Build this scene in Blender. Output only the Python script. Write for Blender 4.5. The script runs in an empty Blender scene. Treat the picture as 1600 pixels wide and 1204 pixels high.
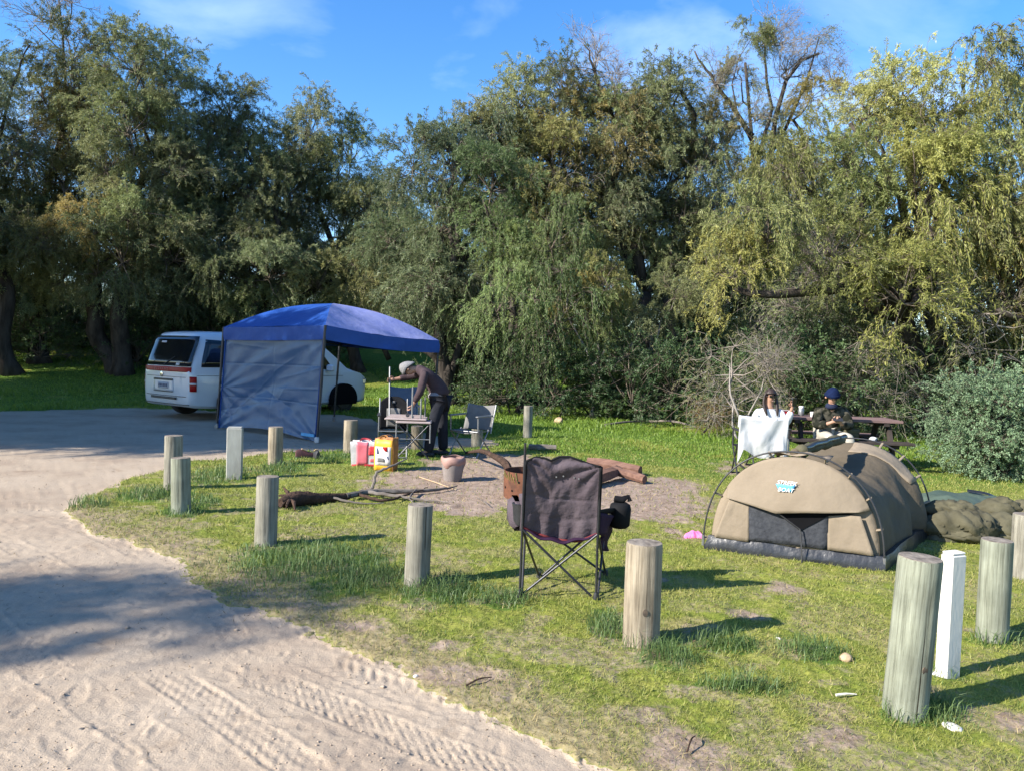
import bpy, bmesh, math, random
import numpy as np
from mathutils import Vector, Matrix, Euler

# ------------------------------------------------------------------ scene, camera, light
scene = bpy.context.scene
col = scene.collection
W_PX, H_PX, F_PX, CAM_H = 1600.0, 1204.0, 1200.0, 1.6
PITCH, ROLL = math.radians(2.24), math.radians(1.9)
cam_data = bpy.data.cameras.new('camera')
cam_data.sensor_width = 36.0
cam_data.lens = 36.0 * F_PX / W_PX
cam_data.clip_start, cam_data.clip_end = 0.05, 3000.0
cam = bpy.data.objects.new('camera', cam_data)
col.objects.link(cam)
CAM_R = Matrix.Rotation(math.pi / 2 - PITCH, 3, 'X') @ Matrix.Rotation(ROLL, 3, 'Z')
cam.matrix_world = Matrix.Translation((0, 0, CAM_H)) @ CAM_R.to_4x4()
scene.camera = cam

SUN_EL = math.radians(31.0)
_sd = Vector((-0.895, -0.446, 0)).normalized()
SUN_DIR = Vector((_sd.x * math.cos(SUN_EL), _sd.y * math.cos(SUN_EL), math.sin(SUN_EL)))
world = bpy.data.worlds.new('World')
scene.world = world
world.use_nodes = True
wn, wl = world.node_tree.nodes, world.node_tree.links
wn.clear()
w_out = wn.new('ShaderNodeOutputWorld')
w_bg = wn.new('ShaderNodeBackground')
w_bg.inputs['Strength'].default_value = 0.104
sky = wn.new('ShaderNodeTexSky')
sky.sky_type = 'NISHITA'
sky.sun_disc = False
sky.sun_elevation = SUN_EL
sky.sun_rotation = math.atan2(SUN_DIR.x, SUN_DIR.y)
sky.air_density, sky.dust_density, sky.ozone_density = 1.0, 0.3, 3.0
sky_hsv = wn.new('ShaderNodeHueSaturation')
sky_hsv.inputs['Saturation'].default_value = 1.29
sky_hsv.inputs['Hue'].default_value = 0.506
wl.new(sky.outputs[0], sky_hsv.inputs['Color'])
# thin broken cloud: noise on the view direction projected to a flat cloud layer
tc = wn.new('ShaderNodeTexCoord')
sep = wn.new('ShaderNodeSeparateXYZ'); wl.new(tc.outputs['Generated'], sep.inputs[0])
zc = wn.new('ShaderNodeMath'); zc.operation = 'MAXIMUM'; zc.inputs[1].default_value = 0.06
wl.new(sep.outputs['Z'], zc.inputs[0])
cdiv = wn.new('ShaderNodeVectorMath'); cdiv.operation = 'DIVIDE'
wl.new(tc.outputs['Generated'], cdiv.inputs[0])
ccmb = wn.new('ShaderNodeCombineXYZ')
for i in range(3): wl.new(zc.outputs[0], ccmb.inputs[i])
wl.new(ccmb.outputs[0], cdiv.inputs[1])
cn = wn.new('ShaderNodeTexNoise'); cn.inputs['Scale'].default_value = 1.15
cn.inputs['Detail'].default_value = 7; cn.inputs['Roughness'].default_value = 0.52; cn.inputs['Distortion'].default_value = 0.35
cmap = wn.new('ShaderNodeMapping'); cmap.inputs['Location'].default_value = (2.35, 0.9, 0.4)
cmap.inputs['Scale'].default_value = (1.0, 0.8, 1.0)
wl.new(cdiv.outputs[0], cmap.inputs[0]); wl.new(cmap.outputs[0], cn.inputs['Vector'])
cr = wn.new('ShaderNodeValToRGB')
cr.color_ramp.elements[0].position = 0.53; cr.color_ramp.elements[0].color = (0, 0, 0, 1)
cr.color_ramp.elements[1].position = 0.84; cr.color_ramp.elements[1].color = (1, 1, 1, 1)
wl.new(cn.outputs['Fac'], cr.inputs[0])
cf = wn.new('ShaderNodeMath'); cf.operation = 'MULTIPLY'; cf.inputs[1].default_value = 0.36
wl.new(cr.outputs[0], cf.inputs[0])
cmix = wn.new('ShaderNodeMixRGB'); cmix.inputs[2].default_value = (6.2, 7.2, 9.0, 1)
wl.new(cf.outputs[0], cmix.inputs[0]); wl.new(sky_hsv.outputs[0], cmix.inputs[1])
wl.new(cmix.outputs[0], w_bg.inputs['Color']); wl.new(w_bg.outputs[0], w_out.inputs[0])

sun_data = bpy.data.lights.new('sun', 'SUN')
sun_data.energy, sun_data.angle, sun_data.color = 4.2, math.radians(0.53), (1.0, 0.94, 0.85)
sun = bpy.data.objects.new('sun', sun_data)
sun.location = (-30, -15, 25)
sun.rotation_euler = (-SUN_DIR).to_track_quat('-Z', 'Y').to_euler()
col.objects.link(sun)
scene.view_settings.view_transform = 'Standard'
scene.view_settings.look = 'None'
scene.view_settings.exposure = 1.5
scene.view_settings.gamma = 1.0
scene.render.resolution_x, scene.render.resolution_y = 1024, 770

rng = np.random.default_rng(7)
random.seed(7)

# ------------------------------------------------------------------ pixel -> place
def ray(px, py):
    d = CAM_R @ Vector(((px - W_PX / 2) / F_PX, (H_PX / 2 - py) / F_PX, -1.0))
    return d
def smooth(a, b, x):
    t = np.clip((np.asarray(x, float) - a) / (b - a), 0, 1)
    return t * t * (3 - 2 * t)
def rise(x, y):
    """the land climbs gently behind the camp"""
    r = np.asarray(y, float) + 0.12 * np.abs(np.asarray(x, float))
    return 2.3 * smooth(22, 40, r) + 4.0 * smooth(45, 120, r)
def G(px, py, z=0.0):
    d = ray(px, py)
    t = (z - CAM_H) / d.z
    return Vector((d.x * t, d.y * t, z))
def D(px, py, Y):
    """point seen at a pixel whose distance ahead (world Y) is known"""
    d = ray(px, py)
    t = Y / d.y
    return Vector((d.x * t, Y, CAM_H + d.z * t))

# ------------------------------------------------------------------ noise
def _hash(ix, iy, seed):
    h = (ix.astype(np.int64) * 374761393 + iy.astype(np.int64) * 668265263 + seed * 974711) & 0x7fffffff
    h = ((h ^ (h >> 13)) * 1274126177) & 0x7fffffff
    return ((h ^ (h >> 16)) & 0xffff) / 65535.0
def vnoise(x, y, seed=0):
    x = np.asarray(x, float); y = np.asarray(y, float)
    ix, iy = np.floor(x), np.floor(y)
    fx, fy = x - ix, y - iy
    fx = fx * fx * (3 - 2 * fx); fy = fy * fy * (3 - 2 * fy)
    a, b = _hash(ix, iy, seed), _hash(ix + 1, iy, seed)
    c, d = _hash(ix, iy + 1, seed), _hash(ix + 1, iy + 1, seed)
    return (a * (1 - fx) + b * fx) * (1 - fy) + (c * (1 - fx) + d * fx) * fy
def fbm(x, y, seed=0, octv=4):
    s, a, t = 0, 1.0, 0
    for o in range(octv):
        s = s + a * vnoise(np.asarray(x) * 2 ** o, np.asarray(y) * 2 ** o, seed + o * 17); t += a; a *= 0.5
    return s / t

# ------------------------------------------------------------------ mesh builder
class MB:
    def __init__(self):
        self.v, self.f, self.m = [], [], []
    def add(self, verts, faces, mi=0):
        o = len(self.v)
        self.v += [tuple(p) for p in verts]
        self.f += [tuple(i + o for i in f) for f in faces]
        self.m += [mi] * len(faces)
        return self
    def box(self, c, s, rot=None, mi=0, taper=1.0, ch=0.0):
        """chamfered box: c centre, s full size; taper scales the top"""
        hx, hy, hz = s[0] / 2, s[1] / 2, s[2] / 2
        R = Euler(rot).to_matrix() if rot else Matrix.Identity(3)
        ch = min(ch, hx * .8, hy * .8, hz * .8)
        rings = []
        if ch > 0:
            for z, ins in ((-hz, ch), (-hz + ch, 0), (hz - ch, 0), (hz, ch)):
                k = taper if z > 0 else 1.0
                ax, ay = (hx - ins) * k, (hy - ins) * k
                cx, cy = (hx - ins - ch if ins == 0 else hx - ins - ch) * k, (hy - ins - ch) * k
                ax2, ay2 = (hx - ins) * k, (hy - ins) * k
                rings.append([(-cx, -ay2, z), (cx, -ay2, z), (ax2, -cy, z), (ax2, cy, z), (cx, ay2, z), (-cx, ay2, z), (-ax2, cy, z), (-ax2, -cy, z)])
            n = 8
        else:
            for z in (-hz, hz):
                k = taper if z > 0 else 1.0
                rings.append([(-hx * k, -hy * k, z), (hx * k, -hy * k, z), (hx * k, hy * k, z), (-hx * k, hy * k, z)])
            n = 4
        V = []
        for r in rings:
            for p in r:
                V.append(Vector(c) + R @ Vector(p))
        Fc = [tuple(reversed(range(n)))]
        for k in range(len(rings) - 1):
            for i in range(n):
                j = (i + 1) % n
                Fc.append((k * n + i, k * n + j, (k + 1) * n + j, (k + 1) * n + i))
        Fc.append(tuple((len(rings) - 1) * n + i for i in range(n)))
        return self.add(V, Fc, mi)
    def tube(self, pts, rad, n=8, mi=0, caps=True, flat=1.0):
        pts = [Vector(p) for p in pts]
        if not hasattr(rad, '__len__'): rad = [rad] * len(pts)
        V, Fc = [], []
        t0 = (pts[1] - pts[0]).normalized()
        u = t0.orthogonal().normalized()
        for i, p in enumerate(pts):
            if i == 0: t = t0
            elif i == len(pts) - 1: t = (pts[i] - pts[i - 1]).normalized()
            else: t = ((pts[i + 1] - p).normalized() + (p - pts[i - 1]).normalized()).normalized()
            u = (u - t * u.dot(t))
            u = u.normalized() if u.length > 1e-6 else t.orthogonal().normalized()
            w = t.cross(u)
            for k in range(n):
                a = 2 * math.pi * k / n
                V.append(p + (u * math.cos(a) + w * math.sin(a) * flat) * rad[i])
        for i in range(len(pts) - 1):
            for k in range(n):
                j = (k + 1) % n
                Fc.append((i * n + k, i * n + j, (i + 1) * n + j, (i + 1) * n + k))
        if caps:
            Fc.append(tuple(reversed(range(n))))
            Fc.append(tuple((len(pts) - 1) * n + k for k in range(n)))
        return self.add(V, Fc, mi)
    def lathe(self, prof, c=(0, 0, 0), n=24, rot=None, mi=0, wob=None):
        R = Euler(rot).to_matrix() if rot else Matrix.Identity(3)
        V, Fc = [], []
        for j, (r, z) in enumerate(prof):
            for k in range(n):
                a = 2 * math.pi * k / n
                rr = r * (wob(a, z) if wob else 1)
                V.append(Vector(c) + R @ Vector((rr * math.cos(a), rr * math.sin(a), z)))
        for j in range(len(prof) - 1):
            for k in range(n):
                q = (k + 1) % n
                Fc.append((j * n + k, j * n + q, (j + 1) * n + q, (j + 1) * n + k))
        Fc.append(tuple(reversed(range(n))))
        Fc.append(tuple((len(prof) - 1) * n + k for k in range(n)))
        return self.add(V, Fc, mi)
    def grid(self, P, mi=0, closed=False):
        """P: array rows x cols x 3"""
        r, c = len(P), len(P[0])
        V = [p for row in P for p in row]
        Fc = []
        for i in range(r - 1):
            for j in range(c - 1 + (1 if closed else 0)):
                k = (j + 1) % c
                Fc.append((i * c + j, i * c + k, (i + 1) * c + k, (i + 1) * c + j))
        return self.add(V, Fc, mi)
    def prism(self, poly, d, mi=0):
        """poly: 3D outline (planar), extruded by vector d"""
        n = len(poly); d = Vector(d)
        V = [Vector(p) for p in poly] + [Vector(p) + d for p in poly]
        Fc = [tuple(reversed(range(n))), tuple(range(n, 2 * n))]
        for i in range(n):
            j = (i + 1) % n
            Fc.append((i, j, n + j, n + i))
        return self.add(V, Fc, mi)
    def build(self, name, mats, parent=None, smooth_ang=None, recalc=True, solid=0.0, sub=0, kind=None):
        me = bpy.data.meshes.new(name)
        me.from_pydata([tuple(p) for p in self.v], [], self.f)
        if not isinstance(mats, (list, tuple)): mats = [mats]
        for m in mats: me.materials.append(m)
        if len(mats) > 1: me.polygons.foreach_set('material_index', self.m)
        if recalc:
            bm = bmesh.new(); bm.from_mesh(me)
            bmesh.ops.recalc_face_normals(bm, faces=bm.faces); bm.to_mesh(me); bm.free()
        if smooth_ang is not None:
            me.polygons.foreach_set('use_smooth', [True] * len(me.polygons))
            if smooth_ang < 180:
                me.set_sharp_from_angle(angle=math.radians(smooth_ang))
        me.update()
        o = bpy.data.objects.new(name, me)
        col.objects.link(o)
        if parent is not None: o.parent = parent
        if solid:
            md = o.modifiers.new('thickness', 'SOLIDIFY'); md.thickness = solid; md.offset = 0
        if sub:
            md = o.modifiers.new('subdivision', 'SUBSURF'); md.levels = md.render_levels = sub
        if kind: o['kind'] = kind
        return o

def np_mesh(name, V, Fq, mats, attrs=None, midx=None, smooth_all=False):
    """fast mesh from numpy: V (n,3), Fq (m,k) all faces with k corners"""
    me = bpy.data.meshes.new(name)
    V = np.ascontiguousarray(V, np.float32); Fq = np.ascontiguousarray(Fq, np.int32)
    k = Fq.shape[1]
    me.vertices.add(len(V)); me.vertices.foreach_set('co', V.ravel())
    me.loops.add(Fq.size); me.loops.foreach_set('vertex_index', Fq.ravel())
    me.polygons.add(len(Fq))
    me.polygons.foreach_set('loop_start', np.arange(0, Fq.size, k, dtype=np.int32))
    me.polygons.foreach_set('loop_total', np.full(len(Fq), k, np.int32))
    for m in (mats if isinstance(mats, (list, tuple)) else [mats]): me.materials.append(m)
    if midx is not None: me.polygons.foreach_set('material_index', np.asarray(midx, np.int32))
    if smooth_all: me.polygons.foreach_set('use_smooth', np.ones(len(Fq), bool))
    me.update(calc_edges=True)
    for nm, (dom, data) in (attrs or {}).items():
        data = np.asarray(data, np.float32)
        if data.ndim == 2:
            a = me.attributes.new(nm, 'FLOAT_COLOR', dom); a.data.foreach_set('color', data.ravel())
        else:
            a = me.attributes.new(nm, 'FLOAT', dom); a.data.foreach_set('value', data)
    return me
def link(name, me, parent=None):
    o = bpy.data.objects.new(name, me); col.objects.link(o)
    if parent is not None: o.parent = parent
    return o
def tag(o, label=None, cat=None, group=None, kind=None):
    if label: o['label'] = label
    if cat: o['category'] = cat
    if group: o['group'] = group
    if kind: o['kind'] = kind
    return o
def thing(name, label, cat, loc=(0, 0, 0), rotz=0.0, group=None):
    o = bpy.data.objects.new(name, None)
    o.empty_display_size = 0.1
    o.location = loc; o.rotation_euler = (0, 0, rotz)
    col.objects.link(o)
    return tag(o, label, cat, group)
def copy_tree(o, parent=None):
    c = o.copy(); col.objects.link(c); c.parent = parent
    for ch in list(o.children): copy_tree(ch, c)
    return c
def spline(pts, n):
    """Catmull-Rom through pts, n samples per span"""
    P = [Vector(p) for p in pts]
    P = [P[0] * 2 - P[1]] + P + [P[-1] * 2 - P[-2]]
    out = []
    for i in range(1, len(P) - 2):
        for k in range(n):
            t = k / n
            a, b, c, d = P[i - 1], P[i], P[i + 1], P[i + 2]
            out.append(0.5 * ((2 * b) + (c - a) * t + (2 * a - 5 * b + 4 * c - d) * t * t + (3 * b - a - 3 * c + d) * t ** 3))
    out.append(P[-2])
    return out
def lerpl(vals, n):
    return list(np.interp(np.linspace(0, len(vals) - 1, n), range(len(vals)), vals))

# ------------------------------------------------------------------ materials
MATS = {}
def _nt(name):
    m = bpy.data.materials.new(name); m.use_nodes = True
    nt = m.node_tree
    b = nt.nodes['Principled BSDF']
    return m, nt.nodes, nt.links, b
def rgb(c): return (c[0], c[1], c[2], 1)
def mat(name, c, c2=None, rough=0.6, scale=8.0, stretch=(1, 1, 1), bump=0.0, bscale=None, metal=0.0, spec=0.5, detail=6.0, lo=0.35, hi=0.65, trans=0.0, sheen=0.0, bdist=0.01, coat=0.0):
    if name in MATS: return MATS[name]
    m, N, L, b = _nt(name)
    if rough >= .8: spec = min(spec, .12)
    b.inputs['Roughness'].default_value = rough
    b.inputs['Metallic'].default_value = metal
    b.inputs['Specular IOR Level'].default_value = spec
    if coat: b.inputs['Coat Weight'].default_value = coat; b.inputs['Coat Roughness'].default_value = 0.05
    if sheen: b.inputs['Sheen Weight'].default_value = sheen
    if trans: b.inputs['Transmission Weight'].default_value = trans
    t = N.new('ShaderNodeTexCoord')
    mp = N.new('ShaderNodeMapping'); mp.inputs['Scale'].default_value = stretch
    L.new(t.outputs['Object'], mp.inputs[0])
    if c2 is None: c2 = tuple(x * 0.82 for x in c)
    n = N.new('ShaderNodeTexNoise'); n.inputs['Scale'].default_value = scale; n.inputs['Detail'].default_value = detail
    n.inputs['Roughness'].default_value = 0.6
    L.new(mp.outputs[0], n.inputs['Vector'])
    r = N.new('ShaderNodeValToRGB')
    r.color_ramp.elements[0].position = lo; r.color_ramp.elements[0].color = rgb(c)
    r.color_ramp.elements[1].position = hi; r.color_ramp.elements[1].color = rgb(c2)
    L.new(n.outputs['Fac'], r.inputs[0]); L.new(r.outputs[0], b.inputs['Base Color'])
    if bump:
        n2 = N.new('ShaderNodeTexNoise'); n2.inputs['Scale'].default_value = bscale or scale * 4; n2.inputs['Detail'].default_value = 5
        L.new(mp.outputs[0], n2.inputs['Vector'])
        bp = N.new('ShaderNodeBump'); bp.inputs['Strength'].default_value = bump; bp.inputs['Distance'].default_value = bdist
        L.new(n2.outputs['Fac'], bp.inputs['Height']); L.new(bp.outputs[0], b.inputs['Normal'])
    MATS[name] = m
    return m

def foliage_mat(name, tint_lo, tint_hi, transl=0.35, rough=0.55):
    """leaf: colour varies by bough (object random), by leaf (attribute) and by tree (object colour)"""
    m, N, L, b = _nt(name)
    out = N['Material Output']
    oi = N.new('ShaderNodeObjectInfo')
    at = N.new('ShaderNodeAttribute'); at.attribute_name = 'leaf'
    add = N.new('ShaderNodeMath'); add.operation = 'MULTIPLY_ADD'; add.inputs[1].default_value = 0.55
    L.new(oi.outputs['Random'], add.inputs[0])
    sc = N.new('ShaderNodeMath'); sc.operation = 'MULTIPLY'; sc.inputs[1].default_value = 0.45
    L.new(at.outputs['Fac'], sc.inputs[0]); L.new(sc.outputs[0], add.inputs[2])
    r = N.new('ShaderNodeValToRGB')
    r.color_ramp.elements[0].position = 0.1; r.color_ramp.elements[0].color = rgb(tint_lo)
    r.color_ramp.elements[1].position = 0.9; r.color_ramp.elements[1].color = rgb(tint_hi)
    L.new(add.outputs[0], r.inputs[0])
    mx = N.new('ShaderNodeMixRGB'); mx.blend_type = 'MULTIPLY'; mx.inputs[0].default_value = 1.0
    L.new(r.outputs[0], mx.inputs[1]); L.new(oi.outputs['Color'], mx.inputs[2])
    L.new(mx.outputs[0], b.inputs['Base Color'])
    b.inputs['Roughness'].default_value = rough
    b.inputs['Specular IOR Level'].default_value = 0.35
    tr = N.new('ShaderNodeBsdfTranslucent'); L.new(mx.outputs[0], tr.inputs['Color'])
    ms = N.new('ShaderNodeMixShader'); ms.inputs[0].default_value = transl
    L.new(b.outputs[0], ms.inputs[1]); L.new(tr.outputs[0], ms.inputs[2]); L.new(ms.outputs[0], out.inputs['Surface'])
    MATS[name] = m
    return m
# ------------------------------------------------------------------ ground
SAND_PX = [(960, 1204), (900, 1166), (800, 1128), (700, 1088), (600, 1036), (520, 1003), (450, 968), (370, 942), (325, 908), (250, 862), (160, 828),
           (105, 806), (125, 784), (190, 752), (300, 722), (400, 712), (470, 706), (560, 705), (680, 701), (785, 698), (775, 689), (690, 682),
           (610, 668), (585, 655), (540, 648), (300, 641), (200, 637), (0, 643)]
SAND = [tuple(G(*p))[:2] for p in SAND_PX] + [(-40, 22), (-60, -10), (-20, -30), (6, -30), (2.2, 0.6), (1.1, 1.5)]
PIT_PX = [(585, 752), (650, 728), (700, 716), (790, 709), (900, 722), (1000, 738), (1060, 756), (1120, 778), (1100, 806), (1040, 826), (950, 806), (800, 806), (690, 797), (625, 777)]
PIT = [tuple(G(*p))[:2] for p in PIT_PX]
def poly_sd(x, y, poly):
    """signed distance, positive inside"""
    P = np.array(poly); x = np.asarray(x, float); y = np.asarray(y, float)
    d = np.full(x.shape, 1e9); ins = np.zeros(x.shape, bool)
    for i in range(len(P)):
        a, b = P[i], P[(i + 1) % len(P)]
        e = b - a; wx, wy = x - a[0], y - a[1]
        t = np.clip((wx * e[0] + wy * e[1]) / (e @ e), 0, 1)
        d = np.minimum(d, (wx - e[0] * t) ** 2 + (wy - e[1] * t) ** 2)
        c = ((a[1] <= y) & (b[1] > y)) | ((b[1] <= y) & (a[1] > y))
        den = (b[1] - a[1]) if abs(b[1] - a[1]) > 1e-9 else 1e-9
        xi = a[0] + (y - a[1]) / den * (b[0] - a[0])
        ins ^= c & (x < xi)
    d = np.sqrt(d)
    return np.where(ins, d, -d)
BARE_PX = [(1225, 925, 85, 26), (1150, 732, 70, 18), (1290, 1160, 110, 40), (1100, 1180, 170, 60), (760, 1060, 120, 28), (1160, 960, 60, 14), (1500, 985, 40, 12),
           (1440, 1075, 40, 22), (1590, 1130, 60, 30), (960, 1120, 120, 30), (560, 985, 90, 16), (1010, 905, 50, 10), (690, 1010, 60, 14)]
LUSH_PX = [(480, 880, 150, 40), (690, 925, 80, 30), (560, 905, 90, 32), (345, 745, 60, 18), (440, 735, 45, 16), (300, 792, 40, 20), (1040, 1030, 55, 26), (950, 985, 36, 34),
           (240, 775, 80, 14), (130, 790, 50, 8), (1450, 1110, 70, 26), (1270, 1020, 60, 20), (780, 940, 60, 14), (520, 718, 30, 9), (1130, 1010, 70, 16), (1160, 1075, 80, 14), (1420, 1122, 62, 15), (1006, 1014, 48, 11), (1552, 1002, 46, 11), (1482, 1054, 30, 8), (286, 806, 30, 8), (272, 766, 26, 6), (432, 728, 26, 6), (549, 711, 24, 5), (368, 749, 26, 6), (745, 698, 24, 5)]
def px_field(x, y, spots):
    v = np.zeros(np.shape(x))
    for (cx, cy, rx, ry) in spots:
        c = G(cx, cy)
        sx = abs(G(cx + rx, cy).x - c.x)
        sy = abs(G(cx, cy - ry).y - G(cx, cy + ry).y) / 2
        v = np.maximum(v, 1 - smooth(0.0, 1.5, np.sqrt(((x - c.x) / sx) ** 2 + ((y - c.y) / sy) ** 2)))
    return v
def ground_masks(x, y):
    w = (fbm(x * 2.3, y * 2.3, 3) - 0.5) * 0.5 + (fbm(x * 9, y * 9, 5, 3) - 0.5) * 0.25 + (fbm(x * 33, y * 33, 6, 2) - 0.5) * 0.16
    sd = poly_sd(x, y, SAND) + w * 0.55
    sand = smooth(-0.03, 0.06, sd)
    pit = smooth(-0.45, 0.35, poly_sd(x, y, PIT) + w * 2.6)
    spots = smooth(0.25, 1.0, px_field(x, y, BARE_PX) * .9 + (fbm(x * 4, y * 4, 11) - 0.5) * 1.5)
    pat = smooth(0.54, 0.68, fbm(x * 1.7 + 9, y * 1.7, 21))
    pat2 = smooth(0.48, 0.66, fbm(x * 5.5 + 9, y * 5.5, 23)) * 0.55
    near_edge = 1 - smooth(0.0, 0.75, -sd)
    far = smooth(9.0, 12.0, y)
    bare = np.maximum(np.maximum(pit, spots * 0.68), np.maximum(pat * 0.45, pat2 * .85) * (1 - far) * (1 - smooth(1.2, 2.5, -sd) * .35))
    dry = np.clip(.55 * smooth(.45, .7, fbm(x * 2.6, y * 2.6, 29)) * (1 - far) + near_edge * (0.55 + 0.7 * fbm(x * 3, y * 3, 31)) * (1 - smooth(7, 8.5, y)), 0, 1)
    lush = smooth(0.25, 0.6, px_field(x, y, LUSH_PX) + (fbm(x * 5, y * 5, 41) - 0.5) * 0.7)
    lush = np.maximum(lush, far * smooth(0.42, 0.55, fbm(x * .8, y * .8, 43) + 0.12))
    wet = smooth(-0.02, 0.0, sd) * (1 - smooth(0.0, 0.09, np.abs(sd + 0.01))) 
    bank = smooth(.25, .7, np.exp(-(((x + 5.5) / 4.5) ** 2 + ((y - 30.5) / 2.2) ** 2)) + (fbm(x * .8, y * 1.6, 47) - .5) * .8)
    bare = np.maximum(bare, bank * .0)
    return sand, bare * (1 - sand), dry * (1 - sand), lush * (1 - sand), sd
TRACKS = [  # start px, end px, width m, kind
    ((215, 1040), (500, 1215), 0.20, 'rib'), ((360, 1045), (860, 1225), 0.20, 'lug'), ((470, 1010), (900, 1180), 0.21, 'chev'),
    ((-60, 935), (330, 1215), 0.19, 'fadelug'), ((296, 905), (365, 1010), 0.15, 'lug'), ((-20, 770), (240, 870), 0.22, 'chev'), ((-120, 790), (120, 905), 0.2, 'lug')]
def tread(x, y):
    h = np.zeros(np.shape(x))
    for (a, b, wd, kind) in TRACKS:
        A, B = G(*a), G(*b)
        A = np.array(A[:2]); B = np.array(B[:2]); e = B - A; ln = np.linalg.norm(e); e = e / ln; n = np.array([-e[1], e[0]])
        s = (x - A[0]) * e[0] + (y - A[1]) * e[1]
        t = (x - A[0]) * n[0] + (y - A[1]) * n[1] - 0.05 * np.sin(s * 1.3 + a[0])
        inside = (1 - smooth(wd * .5 - .012, wd * .5 + .012, np.abs(t))) * smooth(-.05, .35, s) * (1 - smooth(ln - .3, ln + .2, s))
        q = s / 0.062
        if kind == 'rib':
            g = .65 * np.cos(t * 2 * np.pi / 0.052 + 0.9 * np.sign(np.sin(q * np.pi * 2)) + 1.5 * (fbm(x * 9, y * 9, 65, 2) - .5))
        elif kind == 'lug':
            g = np.sign(np.sin(2 * np.pi * (q + np.floor(t / (wd / 3)) * .5))) * smooth(0.008, 0.02, np.abs((t / (wd / 3)) % 1.0 - .5) * wd / 3)
        elif kind == 'fadelug':
            g = 0.45 * np.sign(np.sin(2 * np.pi * (q + np.abs(t) * 14)))
        else:
            g = np.clip(3 * np.sin(2 * np.pi * (q * .8 + np.abs(t) * 12)), -1, 1) * smooth(.01, .025, np.abs(t))
        br = smooth(0.33, 0.56, fbm(x * 4.5 + a[0], y * 4.5, 61)) * (0.55 + 0.8 * vnoise(x * 14, y * 14, 63))
        h = h + inside * (0.0030 * g * br - 0.0018) + (1 - smooth(.0, .022, np.abs(np.abs(t) - wd * .52))) * 0.0035 * smooth(0, .3, s) * (1 - smooth(ln - .3, ln, s)) * br
    return h
_fr = np.random.default_rng(5)
PRINTS = [(G(px, py), _fr.uniform(0, 6.28)) for px, py in
          [(60, 1000), (120, 1080), (190, 1130), (250, 990), (300, 1110), (90, 1160), (340, 1050), (420, 1130), (520, 1080), (560, 1140), (650, 1180), (40, 905), (160, 830), (80, 860), (30, 820), (200, 1180), (480, 1180), (600, 1100), (700, 1150)]]
def ground_height(x, y, fine=True):
    x = np.asarray(x, float); y = np.asarray(y, float)
    sand, bare, dry, lush, sd = ground_masks(x, y)
    h = rise(x, y)
    h = h + (fbm(x * .35, y * .35, 71, 3) - 0.5) * 0.05 * smooth(1.5, 4, np.hypot(x, y))
    h = h + (1 - sand) * 0.022 * (0.4 + fbm(x * 5, y * 5, 73)) - 0.008
    if fine:
        h = h + (fbm(x * 22, y * 22, 75, 3) - 0.5) * np.where(sand > .5, 0.009, 0.018)
        pk = vnoise(x * 13, y * 13, 83); h = h - sand * 0.005 * smooth(.84, .95, pk) + sand * .005 * smooth(.12, .03, vnoise(x * 17, y * 17, 84))
        h = h + sand * tread(x, y)
        h = h + sand * (fbm(x * 3.2, y * 3.2, 77, 3) - .5) * 0.012
        for c, a in PRINTS:
            u = (x - c.x) * math.cos(a) + (y - c.y) * math.sin(a); v = -(x - c.x) * math.sin(a) + (y - c.y) * math.cos(a)
            rr = np.sqrt((u / 0.13) ** 2 + (v / 0.05) ** 2)
            h = h + sand * (-0.004 * (1 - smooth(.6, 1.0, rr)) + 0.002 * (1 - smooth(0, .35, np.abs(rr - 1.15)))) * (0.4 + vnoise(x * 30, y * 30, 79))
    return h
def gz(p, q=None):
    x, y = (p[0], p[1]) if q is None else (p, q)
    return float(ground_height(np.array([x]), np.array([y]), fine=False)[0])
def on_ground(px, py):
    p = G(px, py)
    return Vector((p.x, p.y, gz(p)))

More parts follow.
